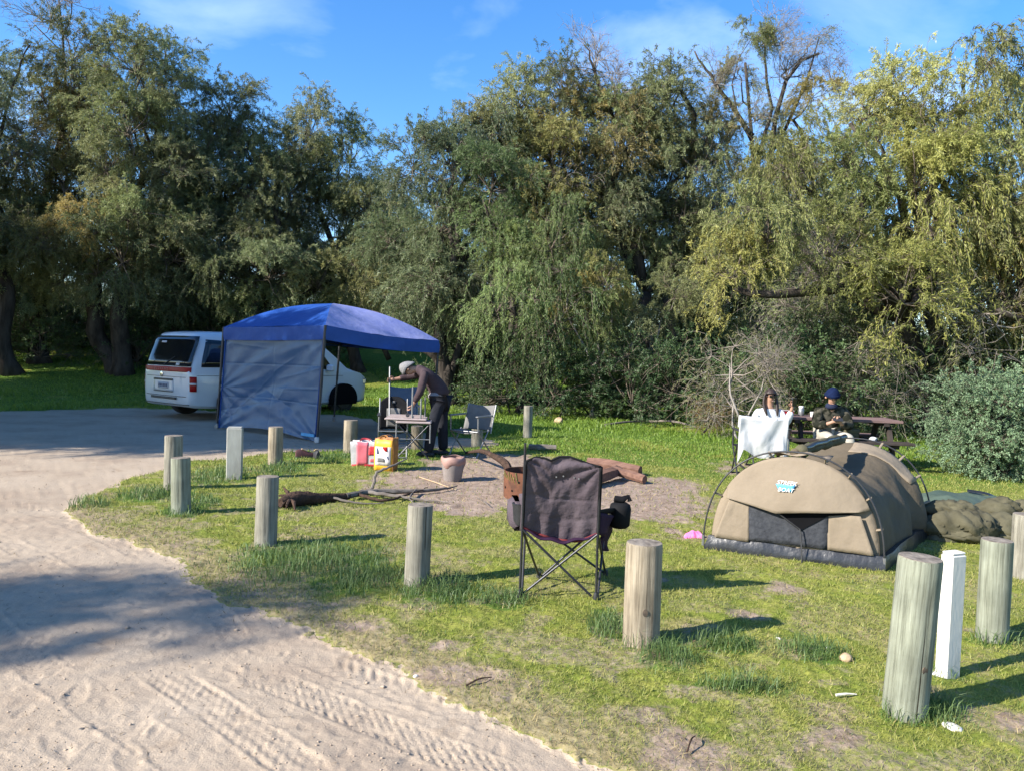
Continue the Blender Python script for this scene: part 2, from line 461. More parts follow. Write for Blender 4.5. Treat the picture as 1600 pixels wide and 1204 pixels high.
def ground_material():
    m, N, L, b = _nt('ground_surface')
    at = N.new('ShaderNodeAttribute'); at.attribute_name = 'mask'
    sp = N.new('ShaderNodeSeparateColor'); L.new(at.outputs['Color'], sp.inputs[0])
    t = N.new('ShaderNodeTexCoord')
    def noise(s, d=6, r=.6, w=0.0):
        n = N.new('ShaderNodeTexNoise'); n.inputs['Scale'].default_value = s; n.inputs['Detail'].default_value = d
        n.inputs['Roughness'].default_value = r; n.inputs['Distortion'].default_value = w
        L.new(t.outputs['Object'], n.inputs['Vector']); return n.outputs['Fac']
    def ramp(f, *stops):
        r = N.new('ShaderNodeValToRGB'); e = r.color_ramp.elements
        while len(e) < len(stops): e.new(0.5)
        for i, (p, c) in enumerate(stops): e[i].position = p; e[i].color = rgb(c)
        L.new(f, r.inputs[0]); return r.outputs[0]
    def mix(f, a, c, bt='MIX'):
        x = N.new('ShaderNodeMixRGB'); x.blend_type = bt
        if isinstance(f, float): x.inputs[0].default_value = f
        else: L.new(f, x.inputs[0])
        L.new(a, x.inputs[1]); L.new(c, x.inputs[2]); return x.outputs[0]
    sandc = ramp(noise(1.1, 8, .62), (.33, (.305, .235, .172)), (.5, (.375, .298, .218)), (.7, (.41, .332, .248)))
    damp = ramp(noise(2.1, 7, .6, .4), (.60, (1, 1, 1)), (.72, (.72, .68, .64)))
    sandc = mix(0.8, sandc, damp, 'MULTIPLY')
    grain = ramp(noise(160, 3, .7), (.3, (.80, .80, .80)), (.7, (1.1, 1.1, 1.1)))
    sandc = mix(1.0, sandc, grain, 'MULTIPLY')
    fleck = ramp(noise(46, 2, .5), (.70, (1, 1, 1)), (.76, (.42, .36, .30)))
    sandc = mix(0.8, sandc, fleck, 'MULTIPLY')
    moss = ramp(noise(6.0, 8, .7), (.30, (.085, .12, .02)), (.46, (.165, .195, .03)), (.60, (.235, .24, .05)), (.74, (.29, .245, .10)))
    moss = mix(1.0, moss, ramp(noise(70, 4, .75), (.28, (.45, .45, .45)), (.66, (1.25, 1.25, 1.25))), 'MULTIPLY')
    straw = ramp(noise(24, 6, .75), (.3, (.15, .12, .055)), (.5, (.25, .205, .105)), (.72, (.33, .275, .165)))
    barec = ramp(noise(7, 8, .65), (.3, (.20, .145, .105)), (.55, (.31, .235, .18)), (.75, (.37, .295, .235)))
    barec = mix(0.8, barec, ramp(noise(55, 4, .7), (.32, (.55, .52, .5)), (.6, (1.1, 1.1, 1.1))), 'MULTIPLY')
    lushc = ramp(noise(12, 6, .7), (.3, (.055, .10, .016)), (.7, (.12, .19, .03)))
    def sharpen(o, lo, hi, amt):
        k = N.new('ShaderNodeMath'); k.operation = 'MULTIPLY_ADD'; k.inputs[1].default_value = amt
        L.new(noise(30, 5, .7), k.inputs[0]); L.new(o, k.inputs[2])
        r = N.new('ShaderNodeMapRange'); r.interpolation_type = 'SMOOTHSTEP'
        r.inputs[1].default_value = lo + amt * .5; r.inputs[2].default_value = hi + amt * .5
        L.new(k.outputs[0], r.inputs[0]); return r.outputs[0]
    c = mix(sharpen(at.outputs['Alpha'], .2, .8, .6), moss, lushc)
    c = mix(sharpen(sp.outputs['Blue'], .25, .85, .8), c, straw)
    c = mix(sharpen(sp.outputs['Green'], .15, .8, 1.1), c, barec)
    c = mix(sharpen(sp.outputs['Red'], .42, .58, .25), c, sandc)
    L.new(c, b.inputs['Base Color'])
    b.inputs['Roughness'].default_value = .95; b.inputs['Specular IOR Level'].default_value = .12
    bp = N.new('ShaderNodeBump'); bp.inputs['Strength'].default_value = .5; bp.inputs['Distance'].default_value = .012
    L.new(noise(85, 6, .7), bp.inputs['Height']); L.new(bp.outputs[0], b.inputs['Normal'])
    return m
GROUND_MAT = ground_material()
def build_ground():
    rs = [0.9]
    while rs[-1] < 600:
        r = rs[-1]; rs.append(r * (1.04 if r < 2.5 else 1.0036 if r < 8.5 else 1.016 if r < 50 else 1.09))
    rs = np.array(rs)
    an = np.concatenate([np.arange(-39, 39.01, 0.13), np.arange(44, 317, 6.0)])
    an = np.radians(an)
    R, A = np.meshgrid(rs, an, indexing='ij')
    X, Y = R * np.sin(A), R * np.cos(A)
    sand, bare, dry, lush, sd = ground_masks(X.ravel(), Y.ravel())
    Z = ground_height(X.ravel(), Y.ravel())
    V = np.stack([X.ravel(), Y.ravel(), Z], 1)
    nr, na = len(rs), len(an)
    i, j = np.meshgrid(np.arange(nr - 1), np.arange(na), indexing='ij')
    j2 = (j + 1) % na
    Fq = np.stack([i * na + j, i * na + j2, (i + 1) * na + j2, (i + 1) * na + j], -1).reshape(-1, 4)[:, ::-1]
    cen = len(V)
    mask = np.stack([sand, bare, dry, lush], 1)
    isS = sand[Fq].mean(1) > 0.5
    for nm, sel in (('sand_road', isS), ('grass_ground', ~isS)):
        f = Fq[sel]
        u, inv = np.unique(f, return_inverse=True)
        me = np_mesh(nm, V[u], inv.reshape(f.shape), GROUND_MAT, {'mask': ('POINT', mask[u])}, smooth_all=True)
        tag(link(nm, me), kind='structure')
    # the patch right under the photographer closes the sheet
    ring = V[:na]
    c = np.array([[0, 0, -0.01]])
    tri = np.array([[k, (k + 1) % na, na] for k in range(na)])[:, ::-1]
    me = np_mesh('sand_road_underfoot', np.vstack([ring, c]), tri, GROUND_MAT, {'mask': ('POINT', np.tile([[1., 0, 0, 0]], (na + 1, 1)))}, smooth_all=True)
    tag(link('sand_road', me), kind='structure')
build_ground()

# ------------------------------------------------------------------ grass
GRASS_MAT = foliage_mat('grass_blade', (.065, .12, .017), (.42, .39, .11), .32, .6)
GRASS_LUSH = foliage_mat('lush_grass_blade', (.075, .135, .04), (.185, .255, .085), .35, .5)
MEADOW = foliage_mat('meadow_grass_blade', (.085, .165, .02), (.26, .35, .05), .35, .5)
STRAW_MAT = foliage_mat('straw_blade', (.22, .165, .06), (.46, .37, .18), .2, .7)
def blades(name, label, x, y, hgt, wid, lean, mt, seed, segs=1, cat='grass'):
    r = np.random.default_rng(seed)
    n = len(x)
    z = ground_height(x, y)
    a = r.uniform(0, 2 * np.pi, n); b = r.uniform(0, 2 * np.pi, n)
    h = hgt; w = wid; le = lean * r.uniform(.3, 1.3, n)
    base = np.stack([x, y, z - .004], 1)
    side = np.stack([np.cos(a), np.sin(a), 0 * a], 1) * (w / 2)[:, None]
    tilt = np.stack([np.cos(b), np.sin(b), 0 * b], 1)
    lv = r.uniform(0, 1, n)
    if segs == 1:
        tip = base + tilt * (h * le)[:, None] + np.array([0, 0, 1.0]) * (h * np.sqrt(np.clip(1 - .5 * le ** 2, .1, 1)))[:, None]
        V = np.stack([base - side, base + side, tip], 1).reshape(-1, 3)
        Fq = np.arange(3 * n).reshape(-1, 3); k = 3
    else:
        mid = base + tilt * (h * le * .3)[:, None] + np.array([0, 0, 1.0]) * (h * .6)[:, None]
        tip = base + tilt * (h * le)[:, None] + np.array([0, 0, 1.0]) * (h * np.clip(1.0 - .45 * le ** 2, .25, 1))[:, None]
        V = np.stack([base - side, base + side, mid + side * .8, mid - side * .8, tip], 1).reshape(-1, 3)
        o = np.arange(n)[:, None] * 5
        Fq = np.concatenate([o + np.array([[0, 1, 2]]), o + np.array([[0, 2, 3]]), o + np.array([[3, 2, 4]])], 0); k = 5
    me = np_mesh(name, V, Fq, mt, {'leaf': ('POINT', np.repeat(lv, k))})
    o = link(name, me)
    return tag(o, label, cat, kind='stuff')
def scatter(n, seed, ymax=16, ymin=2.0, pw=1.0):
    """points over the lawn, denser near the photographer's side of it"""
    r = np.random.default_rng(seed)
    y = ymin * (ymax / ymin) ** (r.uniform(0, 1, n) ** pw)
    x = r.uniform(-.78, .78, n) * y
    return x, y, r
def build_grass():
    x, y, r = scatter(430000, 101, 15, 2.2)
    sand, bare, dry, lush, sd = ground_masks(x, y)
    p = (1 - sand) * (1 - .95 * smooth(.25, .75, bare)) * (1 - .6 * dry)
    k = r.uniform(0, 1, len(x)) < p * (0.35 + 0.9 * smooth(.35, .65, fbm(x * 4, y * 4, 91)))
    x, y = x[k], y[k]
    sc = np.clip(y / 5, .6, 2.2)
    blades('short_lawn', 'short mossy yellow-green lawn between the posts and the tent', x, y, r.uniform(.012, .040, len(x)) * (0.7 + .25 * sc), .0055 * sc * r.uniform(.7, 1.5, len(x)), .9, GRASS_MAT, 1)
    # lush tufts
    x, y, r = scatter(330000, 102, 12, 2.2)
    sand, bare, dry, lush, sd = ground_masks(x, y)
    near = px_field(x, y, LUSH_PX)
    k = (r.uniform(0, 1, len(x)) < smooth(.12, 1.0, near + (fbm(x * 6, y * 6, 93) - .5) * 1.1) * .75 + .012) & (sand < .5)
    x, y, near = x[k], y[k], near[k]
    sc = np.clip(y / 5, .6, 2)
    blades('grass_tufts', 'long soft green grass growing around the wooden posts', x, y, r.uniform(.03, .15, len(x)) * (.25 + .85 * near), .0042 * sc * r.uniform(.8, 1.4, len(x)), .75, GRASS_LUSH, 2, segs=2)
    # dry stalks near the road and on bare patches
    x, y, r = scatter(150000, 103, 14, 2.2)
    sand, bare, dry, lush, sd = ground_masks(x, y)
    k = (r.uniform(0, 1, len(x)) < np.clip(.08 + .7 * dry + .35 * bare, 0, 1) * .55) & (sand < .35)
    x, y = x[k], y[k]
    blades('dry_straw', 'thin dry straw scattered along the sandy road edge', x, y, r.uniform(.015, .05, len(x)), .0045 * np.clip(y / 4, .6, 2.5), 1.7, STRAW_MAT, 3)
    # far meadow in front of the trees
    r = np.random.default_rng(104)
    n = 260000
    y = r.uniform(9.2, 30, n) ; x = r.uniform(-.82, .82, n) * y
    sand, bare, dry, lush, sd = ground_masks(x, y)
    k = (r.uniform(0, 1, n) < (.25 + .75 * lush) * smooth(9.2, 12, y)) & (sand < .4) & (bare < .5)
    x, y = x[k], y[k]
    patch = smooth(.35, .7, fbm(x * .9, y * .9, 95))
    blades('meadow_grass', 'bright green meadow grass in front of the trees', x, y, r.uniform(.03, .11, len(x)) * (.5 + .9 * patch) * (.45 + .55 * smooth(10, 16, y)), .012 * r.uniform(.7, 1.4, len(x)) * np.clip(y / 14, .8, 1.8), .9, MEADOW, 4, segs=2)
build_grass()
# ------------------------------------------------------------------ trees
BARK = mat('bark_grey', (.028, .023, .019), (.075, .063, .053), .95, 5, (1, 1, .25), .8, 14, bdist=.03)
BARK_PALE = mat('bark_pale', (.30, .27, .24), (.17, .15, .13), .9, 5, (1, 1, .3), .5, 20)
TWIG = mat('twig_brown', (.10, .08, .062), (.17, .14, .11), .9, 9)
TWIG_GREY = mat('twig_grey', (.27, .235, .20), (.17, .145, .12), .9, 9)
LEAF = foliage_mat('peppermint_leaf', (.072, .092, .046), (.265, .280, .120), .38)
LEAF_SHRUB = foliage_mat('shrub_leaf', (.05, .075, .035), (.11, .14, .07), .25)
LEAF_DRY = foliage_mat('dry_leaf', (.16, .105, .045), (.34, .25, .12), .2)

def leaf_faces(C, T, S, ln, wd, lv):
    """narrow diamonds: C base point, T direction, S side vector (unit)"""
    n = len(C)
    tip = C + T * ln[:, None]
    mid = C + T * (ln * .42)[:, None]
    V = np.stack([C, mid + S * (wd / 2)[:, None], tip, mid - S * (wd / 2)[:, None]], 1).reshape(-1, 3)
    return V, np.arange(4 * n).reshape(-1, 4), np.repeat(lv, 4)
def unit(v): return v / np.maximum(np.linalg.norm(v, axis=-1, keepdims=True), 1e-9)
def ribbon(P, w):
    """thin three-cornered twigs: P (n,k,3) -> quads"""
    n, k, _ = P.shape
    T = unit(np.gradient(P, axis=1))
    ref = np.array([.31, .77, .56]); u = unit(np.cross(T, ref)); v = np.cross(T, u)
    ws = w * np.linspace(1, .35, k)[None, :, None]
    ring = np.stack([P + u * ws, P - u * ws * .5 + v * ws * .87, P - u * ws * .5 - v * ws * .87], 2)  # n,k,3,3
    idx = np.arange(n * k * 3).reshape(n, k, 3)
    q = []
    for a in range(3):
        b = (a + 1) % 3
        q.append(np.stack([idx[:, :-1, a], idx[:, :-1, b], idx[:, 1:, b], idx[:, 1:, a]], -1).reshape(-1, 4))
    return ring.reshape(-1, 3), np.concatenate(q)
def make_bough(name, seed, twigs=250, per=46, droop=.75, out=.55, clusters=13, leaf=(.085, .15), width=.017, lmat=None, tmat=None, up=.25, rad=1.0, jitter=.35, leafy=1.0, spread=.3):
    r = np.random.default_rng(seed)
    cd = unit(r.normal(size=(clusters, 3)) + np.array([0, 0, .25]))
    cc = cd * r.uniform(.45, .95, (clusters, 1)) * rad
    ci = r.integers(0, clusters, twigs)
    p0 = cc[ci] + r.normal(size=(twigs, 3)) * spread * rad * np.array([1, 1, .75])
    d = unit(unit(p0) * .8 + r.normal(size=(twigs, 3)) * .5 + np.array([0, 0, up]))
    L = r.uniform(.45, 1.25, twigs) * out * rad
    g = r.uniform(.35, 1.25, twigs) * droop * rad
    t = np.linspace(0, 1, per)[None, :, None]
    P = p0[:, None, :] + d[:, None, :] * (L[:, None, None] * (t - .25 * t * t)) + np.array([0, 0, -1.0]) * (g[:, None, None] * t ** 1.8)
    Tn = unit(np.gradient(P, axis=1))
    C = P.reshape(-1, 3); T = Tn.reshape(-1, 3)
    keep = r.uniform(0, 1, len(C)) < leafy
    C, T = C[keep], T[keep]
    n = len(C)
    C = C + r.normal(size=(n, 3)) * .018
    dirn = unit(T * .75 + r.normal(size=(n, 3)) * jitter + np.array([0, 0, -.28 * min(1, droop * 1.4)]))
    S = unit(np.cross(dirn, r.normal(size=(n, 3))))
    ln = r.uniform(leaf[0], leaf[1], n)
    tw = np.repeat(r.uniform(0, 1, twigs), per)[keep]
    lv = np.clip(.55 * tw + .45 * r.uniform(0, 1, n), 0, 1)
    V1, F1, A1 = leaf_faces(C, dirn, S, ln, width * r.uniform(.7, 1.3, n), lv)
    ks = np.linspace(0, per - 1, 5).astype(int)
    V2, F2 = ribbon(P[:, ks, :], .0045)
    # woody ribs from the middle of the bough to each cluster, then to twigs
    st = np.zeros((clusters, 4, 3)); tt = np.linspace(0, 1, 4)
    for i in range(clusters):
        st[i] = np.outer(tt, cc[i]) + np.outer(np.sin(tt * np.pi), r.normal(size=3) * .12) + np.array([0, 0, -.25]) * (1 - tt)[:, None]
    V3, F3 = ribbon(st, .018)
    sel = r.choice(twigs, min(twigs, 130), replace=False)
    st2 = np.stack([cc[ci[sel]], (cc[ci[sel]] + p0[sel]) / 2 + r.normal(size=(len(sel), 3)) * .03, p0[sel]], 1)
    V4, F4 = ribbon(st2, .007)
    Vs, Fs, Ms, As, o = [], [], [], [], 0
    for V, Fq, mi, A in ((V1, F1, 0, A1), (V2, F2, 1, None), (V3, F3, 1, None), (V4, F4, 1, None)):
        Vs.append(V); Fs.append(Fq + o); Ms.append(np.full(len(Fq), mi)); As.append(A if A is not None else np.full(len(V), .5)); o += len(V)
    return np_mesh(name, np.vstack(Vs), np.vstack(Fs), [lmat or LEAF, tmat or TWIG], {'leaf': ('POINT', np.concatenate(As))}, np.concatenate(Ms))
def make_dead_bough(name, seed, tmat, n1=16, n2=7, rad=1.0, up=.5, w=.012):
    """bare twigs, three orders"""
    r = np.random.default_rng(seed)
    k = 5; t = np.linspace(0, 1, k)[None, :, None]
    d1 = unit(r.normal(size=(n1, 3)) + np.array([0, 0, up])); L1 = r.uniform(.6, 1.1, (n1, 1, 1)) * rad
    b1 = r.normal(size=(n1, 1, 3)) * .16
    P1 = d1[:, None] * L1 * t + b1 * np.sin(t * np.pi)
    def child(P, n, ln, sp):
        m = len(P); i = np.repeat(np.arange(m), n); f = r.uniform(.3, 1, m * n)
        a = np.clip((f * (k - 1)).astype(int), 0, k - 2); fr = f * (k - 1) - a
        s = P[i, a] * (1 - fr)[:, None] + P[i, a + 1] * fr[:, None]
        dd = unit(unit(P[i, -1] - P[i, 0]) + r.normal(size=(m * n, 3)) * sp + np.array([0, 0, .15]))
        q = s[:, None] + dd[:, None] * (r.uniform(.4, 1, (m * n, 1, 1)) * ln) * t + r.normal(size=(m * n, 1, 3)) * ln * .12 * np.sin(t * np.pi)
        return q
    P2 = child(P1, n2, .55 * rad, .65); P3 = child(P2, 4, .3 * rad, .7)
    Vs, Fs, o = [], [], 0
    for P, ww in ((P1, w), (P2, w * .5), (P3, w * .3)):
        V, Fq = ribbon(P, ww); Vs.append(V); Fs.append(Fq + o); o += len(V)
    return np_mesh(name, np.vstack(Vs), np.vstack(Fs), [tmat])
WEEP = [make_bough('weeping_bough', 200 + i, twigs=310, per=40, droop=.27, out=.55, clusters=15, leaf=(.06, .115), width=.0165, jitter=.55, spread=.2) for i in range(4)]
LOOSE = [make_bough('loose_bough', 220 + i, twigs=200, per=36, droop=.3, out=.42, clusters=9, leaf=(.06, .11), width=.018, jitter=.65, spread=.16) for i in range(3)]
STRAND = [make_bough('hanging_bough', 240 + i, twigs=200, per=52, droop=.75, out=.5, clusters=10, up=.3, spread=.22, leaf=(.06, .115), width=.016) for i in range(2)]
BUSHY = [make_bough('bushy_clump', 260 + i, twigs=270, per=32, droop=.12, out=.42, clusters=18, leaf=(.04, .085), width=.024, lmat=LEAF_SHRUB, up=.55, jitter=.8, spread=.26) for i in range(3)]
SPARSE = [make_bough('twiggy_bough', 280 + i, twigs=190, per=26, droop=.35, out=.6, clusters=10, leafy=.35, leaf=(.06, .12), tmat=TWIG_GREY, jitter=.6, spread=.3) for i in range(2)]
SILVER = [make_bough('silver_clump', 310 + i, twigs=420, per=30, droop=.08, out=.36, clusters=26, leaf=(.035, .07), width=.030, lmat=LEAF_SHRUB, up=.5, jitter=.9, spread=.24) for i in range(2)]
DEAD = [make_dead_bough('bare_bough', 290 + i, TWIG_GREY) for i in range(2)]
DRYB = [make_bough('dry_clump', 296, twigs=240, per=26, droop=.15, out=.5, clusters=14, leaf=(.06, .14), width=.012, lmat=LEAF_DRY, tmat=TWIG_GREY, up=.5, jitter=.6)]
STY = {'v': SILVER, 'w': WEEP, 'l': LOOSE, 's': STRAND, 'b': BUSHY, 't': SPARSE, 'd': DEAD, 'y': DRYB}

def place_bough(parent, off, kind, size, r, tint, stretch=1.0):
    me = STY[kind][r.integers(0, len(STY[kind]))]
    o = bpy.data.objects.new('bough' if kind != 'd' else 'bare_branch', me); col.objects.link(o)
    o.parent = parent
    o.location = off
    o.rotation_euler = (r.uniform(-.2, .2), r.uniform(-.2, .2), r.uniform(0, 6.28))
    o.scale = (size * r.uniform(.9, 1.12), size * r.uniform(.9, 1.12), size * stretch * r.uniform(.9, 1.1))
    v = r.uniform(.8, 1.2)
    if kind in 'wlt' and r.uniform() < .06: tint = (tint[0] * 1.25, tint[1] * .95, tint[2] * .85)
    o.color = (tint[0] * v * r.uniform(.93, 1.07), tint[1] * v, tint[2] * v * r.uniform(.9, 1.1), 1)
    return o
def wob_path(a, b, r, n=6, amp=.08, sag=0.0):
    a, b = Vector(a), Vector(b); L = (b - a).length
    o1, o2 = Vector(r.normal(size=3) * amp * L), Vector(r.normal(size=3) * amp * L * .6)
    return [a.lerp(b, i / n) + o1 * math.sin(math.pi * i / n) + o2 * math.sin(2 * math.pi * i / n) + Vector((0, 0, sag * L)) * math.sin(math.pi * i / n) for i in range(n + 1)]
def fill_lobe(c, rad, gap, r, shell=.42):
    """evenly spread points in an ellipsoid, the very middle left open"""
    pts = []
    tries = int(60 * (rad[0] * rad[1] * rad[2]) / gap ** 3) + 60
    q = unit(r.normal(size=(tries, 3))) * (r.uniform(shell ** 3, 1, (tries, 1)) ** (1 / 3)) * np.array(rad)
    for p in q:
        if all(np.sum((p - s) ** 2) > gap * gap for s in pts): pts.append(p)
    return [Vector(p) + c for p in pts]
TREE_N = [0]
def tree(label, base_px, Y, lobes, tint=(1, 1, 1), kinds='wwwl', size=1.15, gap=1.25, trunk_r=.17, limbs=(), group=None, seed=None, fork=.35, bark=None, name='peppermint_tree', base_xy=None, cat='tree', dead=()):
    """lobes: (px, py, rx_px, ry_px[, depth offset m]) of the crown as seen, at distance Y"""
    TREE_N[0] += 1
    r = np.random.default_rng(seed if seed is not None else 1000 + TREE_N[0])
    if base_xy is None:
        b = D(base_px[0], base_px[1], Y); b = Vector((b.x, Y, 0))
    else: b = Vector((base_xy[0], base_xy[1], 0))
    b.z = gz(b) - .05
    root = thing(name, label, cat, b, group=group)
    mb = MB()
    L = []
    for lo in lobes:
        dy = lo[4] if len(lo) > 4 else 0.0
        c = D(lo[0], lo[1], Y + dy)
        rx, rz = lo[2] * (Y + dy) / F_PX, lo[3] * (Y + dy) / F_PX
        L.append((c - b, (rx, min(rx, 3.2) * .85, rz), lo[5] if len(lo) > 5 else kinds))
    top = max(c.z for c, _, _ in L)
    cx = sum(c.x for c, _, _ in L) / len(L); cy = sum(c.y for c, _, _ in L) / len(L)
    fk = Vector((cx * .35 + r.uniform(-.3, .3), cy * .35, max(1.2, top * fork)))
    tp = wob_path((0, 0, -.1), fk, r, 7, .05)
    mb.tube(tp, [trunk_r * (1.45 if i == 0 else 1.0) * (1 - .35 * i / 7) for i in range(8)], 9)
    for c, rad, kd in L:
        tgt = c - Vector((0, 0, rad[2] * .25))
        lp = wob_path(fk, tgt, r, 7, .09, .04)
        r0 = trunk_r * .55
        mb.tube(lp, [r0 * (1 - .62 * i / 7) for i in range(8)], 7)
        pts = fill_lobe(c, (max(rad[0] - size * .55, .3), max(rad[1] - size * .4, .3), max(rad[2] - size * .5, .3)), gap, r)
        for p in pts:
            k = kd[r.integers(0, len(kd))]
            j = 4 + int(r.integers(0, 4))
            mb.tube(wob_path(lp[j], p, r, 4, .12), [r0 * .32, r0 * .25, r0 * .2, r0 * .14, r0 * .08], 5)
            place_bough(root, p, k, size * r.uniform(.8, 1.15), r, tint)
    for (pts, r0, r1) in limbs:
        P = [D(p[0], p[1], p[2] if len(p) > 2 else Y) - b for p in pts]
        P = spline(P, 4)
        P = [p + Vector(r.normal(size=3) * r0 * .25) for p in P]
        mb.tube(P, list(np.linspace(r0, r1, len(P))), 7)
    for (px, py, s) in dead:
        place_bough(root, D(px, py, Y) - b, 'd', s, r, (1, 1, 1))
    mb.build('trunk', bark or BARK, root, smooth_ang=180, recalc=False)
    return root

OLIVE = (1.18, 1.2, 1.15); YEL = (1.72, 1.62, 1.08); DARK = (.88, .98, 1.0); GREY = (1.12, 1.22, 1.3); WARM = (1.22, 1.15, .95); FRESH = (1.08, 1.25, .95)
# --- left group, about 24-30 m away
tree('big peppermint tree cut by the left edge of the photo', (20, 640), 25, [(-30, 130, 80, 100), (-40, 290, 90, 110), (-30, 430, 90, 80)], GREY, 'wwl', trunk_r=.3,
     limbs=[([(-20, 300), (20, 135), (45, 70)], .06, .02)])
tree('tall peppermint tree topped by bare twigs, leftmost full crown against the sky', (62, 615), 27, [(110, 140, 85, 90), (95, 260, 110, 90), (60, 380, 110, 80, -1.5)], WARM, 'wwlt', trunk_r=.32,
     limbs=[([(105, 200), (100, 80), (92, 0), (88, -25)], .05, .012), ([(98, 60), (112, 20), (108, -20)], .03, .008), ([(95, 80), (60, 45), (45, 30)], .025, .006)], dead=[(80, 35, 1.5), (100, 0, 1.1)])
tree('tall peppermint tree right of the bare-topped one, rounded crown with a brown patch', (190, 610), 26, [(250, 130, 80, 85), (215, 230, 100, 90), (270, 300, 80, 90), (190, 370, 110, 90, -1)], OLIVE, 'wwwl', trunk_r=.34,
     limbs=[([(200, 605), (165, 545), (147, 495), (152, 440), (170, 400)], .36, .16)])
tree('dark leaning peppermint tree behind the white van', (262, 600), 27.5, [(330, 190, 60, 60), (345, 290, 90, 100), (300, 400, 100, 90, -1)], DARK, 'wwl', trunk_r=.26,
     limbs=[([(215, 560), (190, 505), (195, 450)], .2, .1), ([(330, 460), (350, 400), (365, 330)], .1, .04)])
tree('peppermint tree with round crown directly above the blue gazebo', (430, 600), 28, [(385, 195, 60, 62), (460, 215, 60, 60), (440, 310, 95, 90), (400, 420, 100, 70, -2)], OLIVE, 'wwl', trunk_r=.26,
     limbs=[([(470, 470), (520, 440), (575, 500), (610, 560)], .12, .1), ([(470, 350), (500, 290), (520, 240)], .06, .02)])
tree('sunlit-topped peppermint tree left of the gap of sky', (560, 600), 28.5, [(520, 250, 62, 62), (545, 340, 70, 80), (520, 430, 90, 60, -1.5)], (1.12, 1.1, .95), 'wwl', trunk_r=.24)
tree('dark peppermint tree with thick black trunk behind the standing person', (705, 640), 23, [(690, 262, 80, 74), (745, 235, 60, 62), (660, 360, 90, 85), (730, 350, 80, 80), (700, 450, 95, 70, -.5)], DARK, 'wwws', trunk_r=.27,
     limbs=[([(703, 640), (700, 590), (672, 545), (620, 515), (585, 490)], .26, .1), ([(700, 600), (730, 500), (760, 420)], .14, .05)])
# --- middle group
tree('low backmost peppermint tree seen through the gap of sky', (600, 560), 38, [(600, 330, 60, 70), (590, 430, 80, 70), (650, 400, 80, 90)], DARK, 'wwl', trunk_r=.2, size=1.3, gap=1.5)
tree('weeping peppermint tree with strands hanging over the bare twigs at centre', (815, 640), 21, [(800, 470, 60, 45, -1, 's'), (860, 505, 50, 40, -1.2, 's'), (820, 390, 90, 70), (770, 330, 60, 80)], FRESH, 'wws', trunk_r=.2)
tree('tall pale-olive peppermint tree at the centre of the photo', (850, 650), 24, [(830, 175, 70, 72), (900, 170, 65, 70), (880, 250, 90, 90), (790, 260, 75, 85), (900, 360, 95, 90), (810, 350, 80, 80), (860, 450, 80, 60)], WARM, 'wwwwlt', trunk_r=.28, gap=1.12, size=1.2,
     limbs=[([(985, 470), (975, 380), (940, 300), (930, 220)], .12, .04)])
tree('tall peppermint tree with crossing bare limbs right of centre', (1010, 650), 24, [(1030, 125, 58, 62), (1000, 205, 80, 75), (960, 235, 65, 75), (1070, 250, 85, 80), (990, 330, 85, 90), (1070, 370, 90, 90)], OLIVE, 'wwwlt', trunk_r=.28, gap=1.12, size=1.2,
     limbs=[([(1060, 560), (1030, 400), (980, 250), (930, 120), (915, 70)], .16, .015), ([(985, 250), (1040, 190), (1070, 120)], .06, .02)], dead=[(930, 110, 1.3), (960, 150, 1.2), (1080, 330, 1.4)])
tree('thin young tree with pale stem and light green leaves beside the green bush', (938, 610), 20, [(925, 470, 40, 45), (945, 425, 38, 40), (895, 440, 30, 30)], FRESH, 'wl', trunk_r=.075, bark=BARK_PALE, size=.8, gap=.95,
     limbs=[([(940, 600), (936, 560), (934, 520)], .06, .04)])
tree('thin young tree with pale crooked stem beside the dry bush', (962, 620), 20.5, [(1010, 500, 45, 50), (1050, 470, 40, 50)], OLIVE, 'wl', trunk_r=.06, bark=BARK_PALE, size=.85, gap=1.0,
     limbs=[([(955, 605), (965, 565), (985, 540), (1005, 515)], .05, .03)])
# --- tall thin gum behind
tree('tall open-crowned gum tree standing out against the sky with a leaning dead limb', (1190, 640), 29, [(1165, 85, 52, 52), (1280, 70, 42, 55), (1240, 175, 70, 50), (1150, 190, 55, 45), (1180, 290, 90, 80), (1270, 280, 90, 80)], WARM, 'llt', trunk_r=.24, size=.95, gap=1.35,
     limbs=[([(1175, 215), (1140, 160), (1110, 120), (1084, 82)], .1, .03), ([(1190, 330), (1185, 250), (1205, 170), (1195, 90), (1202, 40)], .1, .02), ([(1200, 250), (1250, 150), (1280, 60)], .08, .02)],
     dead=[(1120, 130, 1.2), (1230, 120, 1.5), (1300, 130, 1.3), (1205, 70, 1.3)], name='gum_tree')
tree('dark leafy tree filling the space behind the picnic table', (1120, 620), 25, [(1110, 330, 85, 90), (1100, 430, 90, 80), (1180, 430, 90, 80), (1090, 520, 80, 50)], DARK, 'wwlt', trunk_r=.22)
